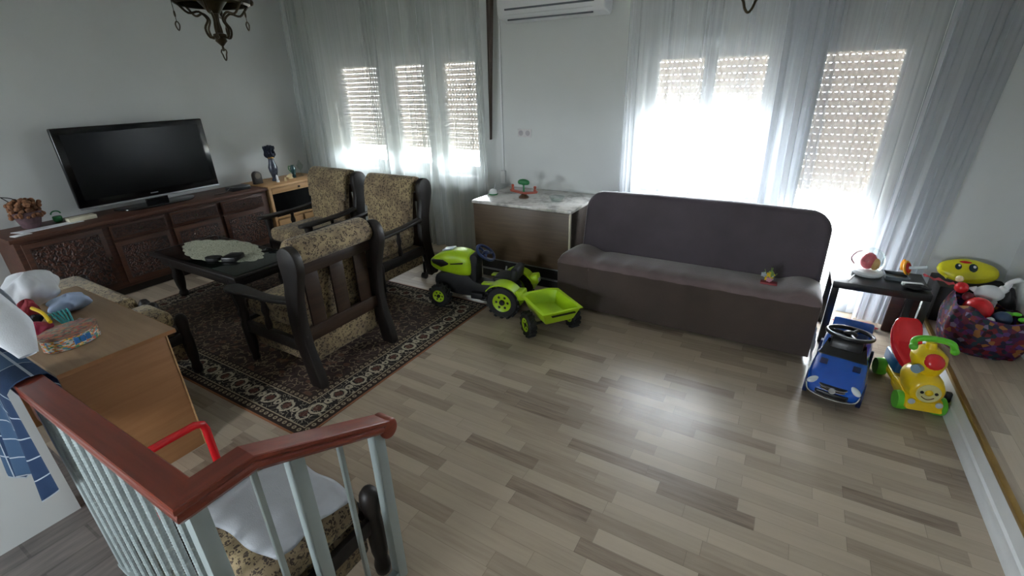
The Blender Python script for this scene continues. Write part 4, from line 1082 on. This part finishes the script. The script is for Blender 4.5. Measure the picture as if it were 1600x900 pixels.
# ---- toy bag
O = (1.29, 3.82, PZ)
t = thing('toy_bag', 'big multicoloured patterned bag full of toys on the raised platform', 'bag', O)
bagm = patches('patterned_bag_cloth', [(0, '5a2a5e'), (.14, '7b2f45'), (.26, '3a3550'), (.38, '6d4a8c'), (.5, '8c3038'), (.6, '2f4a52'), (.7, '45202c'), (.8, 'b07840'), (.88, '7d2f6a'), (.94, '9a8fb0')], 15., .55)
def bagf(u, v):
    a = v*2*PI; h = u
    rx_, ry_ = .18+.03*math.sin(h*PI), .185+.04*math.sin(h*PI)
    c, s2 = math.cos(a), math.sin(a); k = 1+.035*math.sin(7*a+3*h)+.02*math.sin(13*a)
    x = 1.285+rx_*k*math.copysign(abs(c)**.7, c); y = 3.83+ry_*k*math.copysign(abs(s2)**.7, s2)
    return (min(x, 1.485), y, PZ+.002+(.27+.045*(-c))*h+.02*math.sin(5*a)*h)
b = MB(O); b.grid(bagf, 16, 56, thick=.004)
vs = [b.b.verts.new(Vector(bagf(0, j/56))-b.o) for j in range(56)]; b.b.faces.new(vs)
b.out('cloth_side', bagm, t, ang=180)
b = MB(O); b.box(1.16, 1.42, 3.70, 3.97, PZ+.02, PZ+.14, .03); b.out('toy_filling', M_BLACKM, t)
BT = PZ+.27
def ball(name, c, r, mat, label, cat='toy ball'): b = MB(c); b.ell(c, r, 22); return tag(b.out(name, mat), label, cat)
ball('red_ball', (1.22, 3.80, BT-.005), .075, M_RED, 'large glossy red ball in the middle of the toy bag')
ball('red_ball', (1.138, 3.91, BT+.085), .037, M_RED, 'smaller red ball at the left rim of the toy bag')
ball('cream_ball', (1.125, 3.955, BT+.128), .022, plain('cream_plastic', 'd8c79a', .4), 'small cream ball on top of the left red ball')
ball('maroon_ball', (1.185, 3.905, BT+.03), .03, plain('maroon_plastic', '7a2430', .3), 'dark red ball behind the large red ball in the toy bag')
ball('blue_ball', (1.335, 3.765, BT-.035), .048, plain('dull_blue', '2d4260', .4), 'dark blue ball right of the large red ball')
ball('white_ball', (1.265, 3.70, BT-.035), .024, M_WHITE, 'small white ball at the front rim of the toy bag')
for i, (x, y, lb) in enumerate(((1.385, 3.80, 'bright green toy piece on the right side of the toy bag'), (1.435, 3.73, 'second green toy piece, nearest the right wall in the bag'))):
    b = MB((x, y, BT-.01)); b.ell((x-.018, y, BT-.008), (.026, .018, .014), 12); b.ell((x+.018, y, BT-.002), (.026, .016, .012), 12); tag(b.out('green_toy_piece', M_GREEN), lb, 'toy')
# white goose
O = (1.30, 3.93, BT+.0)
t = thing('toy_goose', 'white plastic goose with raised neck standing in the toy bag', 'toy goose', O)
b = MB(O); b.ell((1.285, 3.93, BT+.065), (.075, .05, .055), 20); b.prism([(1.21, BT+.06), (1.175, BT+.082), (1.215, BT+.10)], 'xz', 3.915, 3.945, .005); b.out('body', M_WHITE, t)
b = MB(O); b.tube(catmull([(1.325, 3.93, BT+.08), (1.352, 3.93, BT+.12), (1.360, 3.93, BT+.155), (1.385, 3.93, BT+.175)], 5), [.026]*5+[.018]*5+[.015]*6, 12); b.ell((1.39, 3.93, BT+.178), (.022, .015, .015), 12); b.out('neck_and_head', M_WHITE, t)
b = MB(O); b.cyl((1.30, 3.92, BT-.05), (1.30, 3.92, BT+.02), .03, .035); b.out('foot', M_WHITE, t)
crumple('black_bag', (1.43, 4.085, PZ), (.05, .03, .17), M_BLACKM, 'black bag standing against the right wall behind the goose', 'bag', 12)
# door stop on the riser
b = MB((PX-.02, 3.21, .09)); b.box(PX-.03, PX-.001, 3.195, 3.225, .06, .125, .006); b.tube([(PX-.018, 3.21, .065), (PX-.035, 3.22, .03), (PX-.05, 3.26, .006)], .004)
tag(b.out('black_clip', M_BLACK), 'small black clip fixed on the white platform riser', 'clip')

# ---- small things on sideboards
CT2 = .76
t = thing('dried_flower_pot', 'pot of brown dried flowers at the left end of the carved sideboard', 'plant', (-5.78, 1.30, CT2+.005))
MB().lathe([(.04, 0), (.05, .01), (.065, .06), (.08, .11), (.07, .115), (.05, .09)], n=24).out('pot', plain('mauve_basket', '5a4348', .8, var=.3, scale=40), t)
b = MB(); R = random.Random(4)
for i in range(150):
    a, r_, z = R.uniform(0, 6.28), .085*math.sqrt(R.random()), R.uniform(.10, .20)
    b.ell((r_*math.cos(a), r_*math.sin(a), z-r_*.35), R.uniform(.010, .017), 6)
b.out('dried_blooms', plain('dried_brown', '7c5338', .9, var=.45, scale=35), t)
b = MB(); b.tube(catmull([(0, 0, .10), (.0, -.06, .19), (.01, -.13, .28)], 5), .003, 6); b.tube(catmull([(0, 0, .1), (.02, -.03, .2), (.0, -.10, .23)], 5), .003, 6); b.out('twig', M_DARK, t)
t.scale = (1.3, 1.3, 1.3)
b = MB((-5.66, 1.40, CT2)); b.prism([(-5.74, 1.14), (-5.60, 1.20), (-5.62, 1.62), (-5.72, 1.60)], 'xy', CT2, CT2+.004)
tag(b.out('lace_runner', M_CLOTHW), 'narrow cream cloth under the dried flower pot', 'cloth')
b = MB((-5.55, 1.17, CT2)); b.box(-5.60, -5.52, 1.10, 1.22, CT2, CT2+.006, .001, rot=rz(.2)); tag(b.out('paper_card', M_PAPER), 'small white card on the left corner of the carved sideboard', 'card')
b = MB((-5.72, 1.66, CT2)); b.box(-5.77, -5.66, 1.53, 1.74, CT2, CT2+.035, .003); tag(b.out('cream_box', plain('cream_card', 'c9c3ae', .7)), 'flat cream box beside the lower left corner of the television', 'box')
b = MB((-5.80, 1.52, CT2)); b.lathe([(.02, 0), (.035, .01), (.035, .05), (.03, .055)], (-5.83, 1.50, CT2), 18); b.tube([(-5.83, 1.50+.035*math.cos(a), CT2+.075+.028*math.sin(a)) for a in [PI*i/10 for i in range(11)]], .006)
tag(b.out('green_basket', M_DGREEN), 'small dark green basket with handle behind the cream box', 'basket')
b = MB((-5.66, 3.14, CT2)); b.box(-5.74, -5.58, 3.03, 3.25, CT2, CT2+.045, .004); s1 = tag(b.out('set_top_box', M_BLACK), 'black set-top box on the carved sideboard right of the television', 'set-top box')
b = MB((-5.62, 2.95, CT2)); b.tube(catmull([(-5.60, 2.82, CT2+.005), (-5.58, 2.93, CT2+.01), (-5.60, 3.02, CT2+.05), (-5.62, 3.05, CT2+.055)], 5), .003, 6); tag(b.out('black_cable', M_BLACK), 'black cable running from the set-top box along the sideboard', 'cable')
t = thing('arched_clock', 'small dark arched clock where the sideboard meets the pine cabinet', 'clock', (-5.74, 3.45, .766))
ar = [(-.055, 0), (-.055, .10)]+[(-.055*math.cos(a), .10+.055*math.sin(a)) for a in [PI*i/10 for i in range(1, 10)]]+[(.055, .10), (.055, 0)]
MB().prism(ar, 'yz', -.025, .025, .004).out('case', M_DARK, t)
MB().cyl((.025, 0, .10), (.029, 0, .10), .036, n=24).out('dial', plain('dull_dial', '4a4238', .4), t)
t = thing('flower_vase', 'tall dark vase with a bunch of dark blue dried flowers on the pine cabinet', 'vase', (-5.72, 3.68, .766))
MB().lathe([(.04, 0), (.045, .01), (.03, .04), (.05, .12), (.056, .17), (.04, .22), (.032, .27), (.04, .30), (.034, .30)], n=24).out('vase_body', plain('dark_ceramic', '3c4350', .25, var=.4, scale=22), t)
MB().lathe([(.041, .285), (.043, .30), (.041, .305)], n=24).out('gold_rim', M_GOLD, t)
b = MB(); R = random.Random(6)
for i in range(150):
    a, r_, z = R.uniform(0, 6.28), .06*math.sqrt(R.random()), R.uniform(.31, .42); b.ell((r_*math.cos(a), r_*math.sin(a), z), (.013, .013, .024), 6)
for i in range(14):
    a = R.uniform(0, 6.28); r_ = R.uniform(.02, .07); b.tube([(0, 0, .28), (r_*math.cos(a), r_*math.sin(a), R.uniform(.38, .45))], .0025, 5)
b.out('dried_bunch', plain('dark_blue_flowers', '1a2233', .9, var=.3), t)
b = MB((-5.60, 3.63, .766)); b.lathe([(.016, 0), (.018, .01), (.012, .03), (.014, .05), (.012, .075), (.006, .09)], (-5.60, 3.63, .766), 14); tag(b.out('white_figurine', M_WHITE), 'small slim white figurine in front of the flower vase', 'figurine')
b = MB((-5.57, 3.72, .766)); b.lathe([(.014, 0), (.016, .01), (.010, .03), (.013, .045), (.004, .05)], (-5.57, 3.72, .766), 14); tag(b.out('cream_figurine', MATS['cream_plastic']), 'tiny cream figurine right of the white one', 'figurine')
b = MB((-5.64, 3.86, .766)); b.lathe([(.028, 0), (.03, .01), (.02, .03), (.03, .05), (.012, .065)], (-5.66, 3.86, .766), 16); b.ell((-5.66, 3.83, .80), (.02, .03, .015), 10); tag(b.out('cream_bird', MATS['cream_plastic']), 'cream bird ornament left of the small green vase', 'ornament')
t = thing('green_jug', 'small dark green and silver jug on the pine cabinet', 'jug', (-5.68, 3.93, .766))
MB().lathe([(.022, 0), (.024, .02), (.02, .04), (.032, .09), (.034, .12), (.022, .15), (.018, .165)], n=20).out('jug_body', plain('green_glaze', '24464a', .2, var=.4, scale=25), t)
MB().tube(catmull([(0, -.03, .15), (0, -.055, .155), (0, -.06, .12), (0, -.035, .08)], 4), .006, 8).out('handle', M_DGREEN, t)
b = MB((-5.68, 4.07, .766)); b.lathe([(.03, 0), (.032, .006), (.006, .02), (.006, .07), (.03, .10), (.045, .14), (.03, .15), (.012, .19), (.002, .21)], (-5.72, 4.07, .766), 20); tag(b.out('glass_ornament', M_CLEAR), 'clear glass ornament at the far end of the pine cabinet', 'ornament')
# on the marble top
SZ_ = .805
t = thing('seesaw_toy', 'wooden seesaw toy with a green tree top on the marble sideboard', 'toy', (-2.22, 4.0, SZ_))
b = MB(); b.prism([(-.14, .055), (-.15, .075), (-.03, .06), (.03, .06), (.15, .075), (.14, .055), (.03, .04), (-.03, .04)], 'xz', -.02, .02, .003); b.out('seesaw_plank', plain('red_brown_wood', '8f3c28', .5), t)
MB().lathe([(.05, 0), (.05, .012), (.03, .03), (.02, .045)], n=20).out('base', plain('olive_brown', '4a3320', .5), t)
for x in (-.125, .125): MB().lathe([(.014, .07), (.016, .08), (.009, .10), (.016, .112), (.01, .125)], (x, 0, 0), 12).out('rider', MATS['red_brown_wood'], t)
b = MB(); b.cyl((0, 0, .05), (0, 0, .13), .009); b.out('trunk', M_DGREEN, t)
b = MB(); b.ell((0, 0, .155), (.065, .02, .03), 18); b.ell((-.035, 0, .15), (.03, .02, .022), 12); b.ell((.035, 0, .15), (.03, .02, .022), 12); b.out('tree_crown', M_DGREEN, t)
t = thing('dome_ornament', 'small white device on a dark round foot at the left end of the marble top', 'device', (-2.58, 4.0, SZ_))
MB().lathe([(.045, 0), (.05, .006), (.045, .012)], n=24).out('foot', M_DGREEN, t)
MB().lathe([(.042, .012), (.042, .03), (.03, .05), (.012, .058)], n=24).out('dome', M_WHITE, t)
MB().tube([(.01, 0, .05), (.015, .02, .11)], .004, 8).out('aerial', M_SILVER, t)
b = MB((-1.86, 4.0, SZ_)); b.lathe([(.05, 0), (.055, .006), (.07, .04), (.075, .045), (.066, .04), (.05, .012)], (-1.86, 4.0, SZ_), 24); tag(b.out('glass_bowl', M_CLEAR), 'clear glass bowl near the sofa end of the marble top', 'bowl')
# on the sofa
t = thing('flower_toy', 'small bunch of coloured plastic flowers on the sofa seat', 'toy', (.03, 3.60, .47))
MB().box(-.055, .055, -.03, .03, 0, .014, .005).out('base', plain('red_base', '8a2a2f', .5), t)
R = random.Random(9)
cols = [M_YEL, plain('petal_pink', 'c78ba0', .5), MATS['pale_grey_plastic'], plain('petal_green', '7c9a4a', .5)]
for i in range(14):
    a, r_ = R.uniform(0, 6.28), R.uniform(.0, .045); c = (r_*math.cos(a), r_*.6*math.sin(a), R.uniform(.03, .09))
    b = MB(); b.ell(c, (.014, .010, .014), 8)
    for k in range(5): b.ell((c[0]+.013*math.cos(k*1.256), c[1], c[2]+.013*math.sin(k*1.256)), (.008, .005, .008), 6)
    b.out('blossom', cols[i % 4], t)
b = MB(); [b.tube([(0, 0, .01), (R.uniform(-.05, .05), 0, R.uniform(.08, .13))], .002, 5) for _ in range(8)]; b.out('stems', MATS['petal_green'], t)

# ---- on the desk
t = thing('puzzle_tin', 'oval colourful puzzle tin with white label on the beech desk', 'tin', (-2.845, .60, DZ), .15)
tinm = patches('tin_print', [(0, '3f8a6a'), (.2, 'd8d2c4'), (.36, 'd97b3a'), (.5, 'c9cfd2'), (.62, '4a86a8'), (.74, 'c8584e'), (.86, 'e0b23c')], 16., .4)
def oval(z, rx_, ry_): return [(rx_*math.cos(a), ry_*math.sin(a), z) for a in [2*PI*i/36 for i in range(36)]]
MB().loft([oval(.0, .078, .108), oval(.003, .082, .112), oval(.062, .082, .112)]).out('tin_body', tinm, t)
MB().loft([oval(.060, .085, .115), oval(.074, .085, .115), oval(.077, .081, .111)]).out('lid', patches('lid_print', [(0, 'a86058'), (.25, '5c6a62'), (.5, 'b0704a'), (.7, '8a8f78'), (.85, '6f4a4a')], 16., .4), t)
b = MB(); 
for k, x in enumerate((-.03, .0, .03)):
    a0 = -.15+k*.22; 
    b.box(.083*math.cos(a0)+.0-.002, .083*math.cos(a0)+.004, .112*math.sin(a0)-.010, .112*math.sin(a0)+.010, .020, .050, .001)
b.out('label_letters', plain('label_blue', '2f6fae', .5), t)
crumple('white_blanket', (-3.565, .69, DZ+.004), (.125, .12, .10), M_CLOTHW, 'white blanket heaped on the far left of the beech desk', 'blanket', 21)
crumple('pale_blue_cloth', (-3.30, .75, DZ), (.085, .085, .05), plain('pale_blue_cloth', 'a7b8d8', .9), 'pale blue cloth crumpled on the desk beside the white blanket', 'cloth', 22)
crumple('red_cloth', (-3.35, .60, DZ), (.045, .04, .06), plain('dull_red_cloth', '9d3440', .85), 'dull red cloth in the pile on the desk', 'cloth', 23)
crumple('orange_cloth', (-3.45, .50, DZ), (.045, .03, .05), plain('orange_cloth', 'b0743a', .85), 'orange-brown cloth at the left of the desk pile', 'cloth', 24)
crumple('navy_cloth', (-3.25, .58, DZ), (.035, .035, .03), plain('navy_cloth', '1b2236', .85), 'navy cloth under the toys on the desk', 'cloth', 25)
crumple('magenta_toy', (-3.12, .56, DZ), (.07, .045, .028), plain('magenta_plastic', 'a61f4c', .5), 'magenta net toy on the desk in front of the pile', 'toy', 26)
b = MB((-3.18, .60, DZ+.05)); b.tube(catmull([(-3.28, .60, DZ+.085), (-3.18, .61, DZ+.075), (-3.07, .60, DZ+.055)], 4), .009, 8); tag(b.out('yellow_rod', M_YEL), 'yellow toy rod lying across the magenta toy', 'toy')
t = thing('teal_toy_rake', 'teal plastic toy with curved ribs lying behind the yellow rod', 'toy', (-3.16, .66, DZ))
b = MB()
for k in range(5): b.tube(catmull([(-.08, -.03+.016*k, .01), (-.03, -.03+.018*k, .055), (.03, -.03+.016*k, .06), (.08, -.01+.008*k, .01)], 4), .005, 6)
b.out('ribs', plain('teal_toy', '4ab0b8', .4), t)
b = MB((-3.03, .715, DZ)); b.cyl((-3.08, .71, DZ+.014), (-2.97, .725, DZ+.014), .011, .013, 14); tag(b.out('white_tube', M_WHITE), 'small white tube on the desk right of the cloth pile', 'tube')
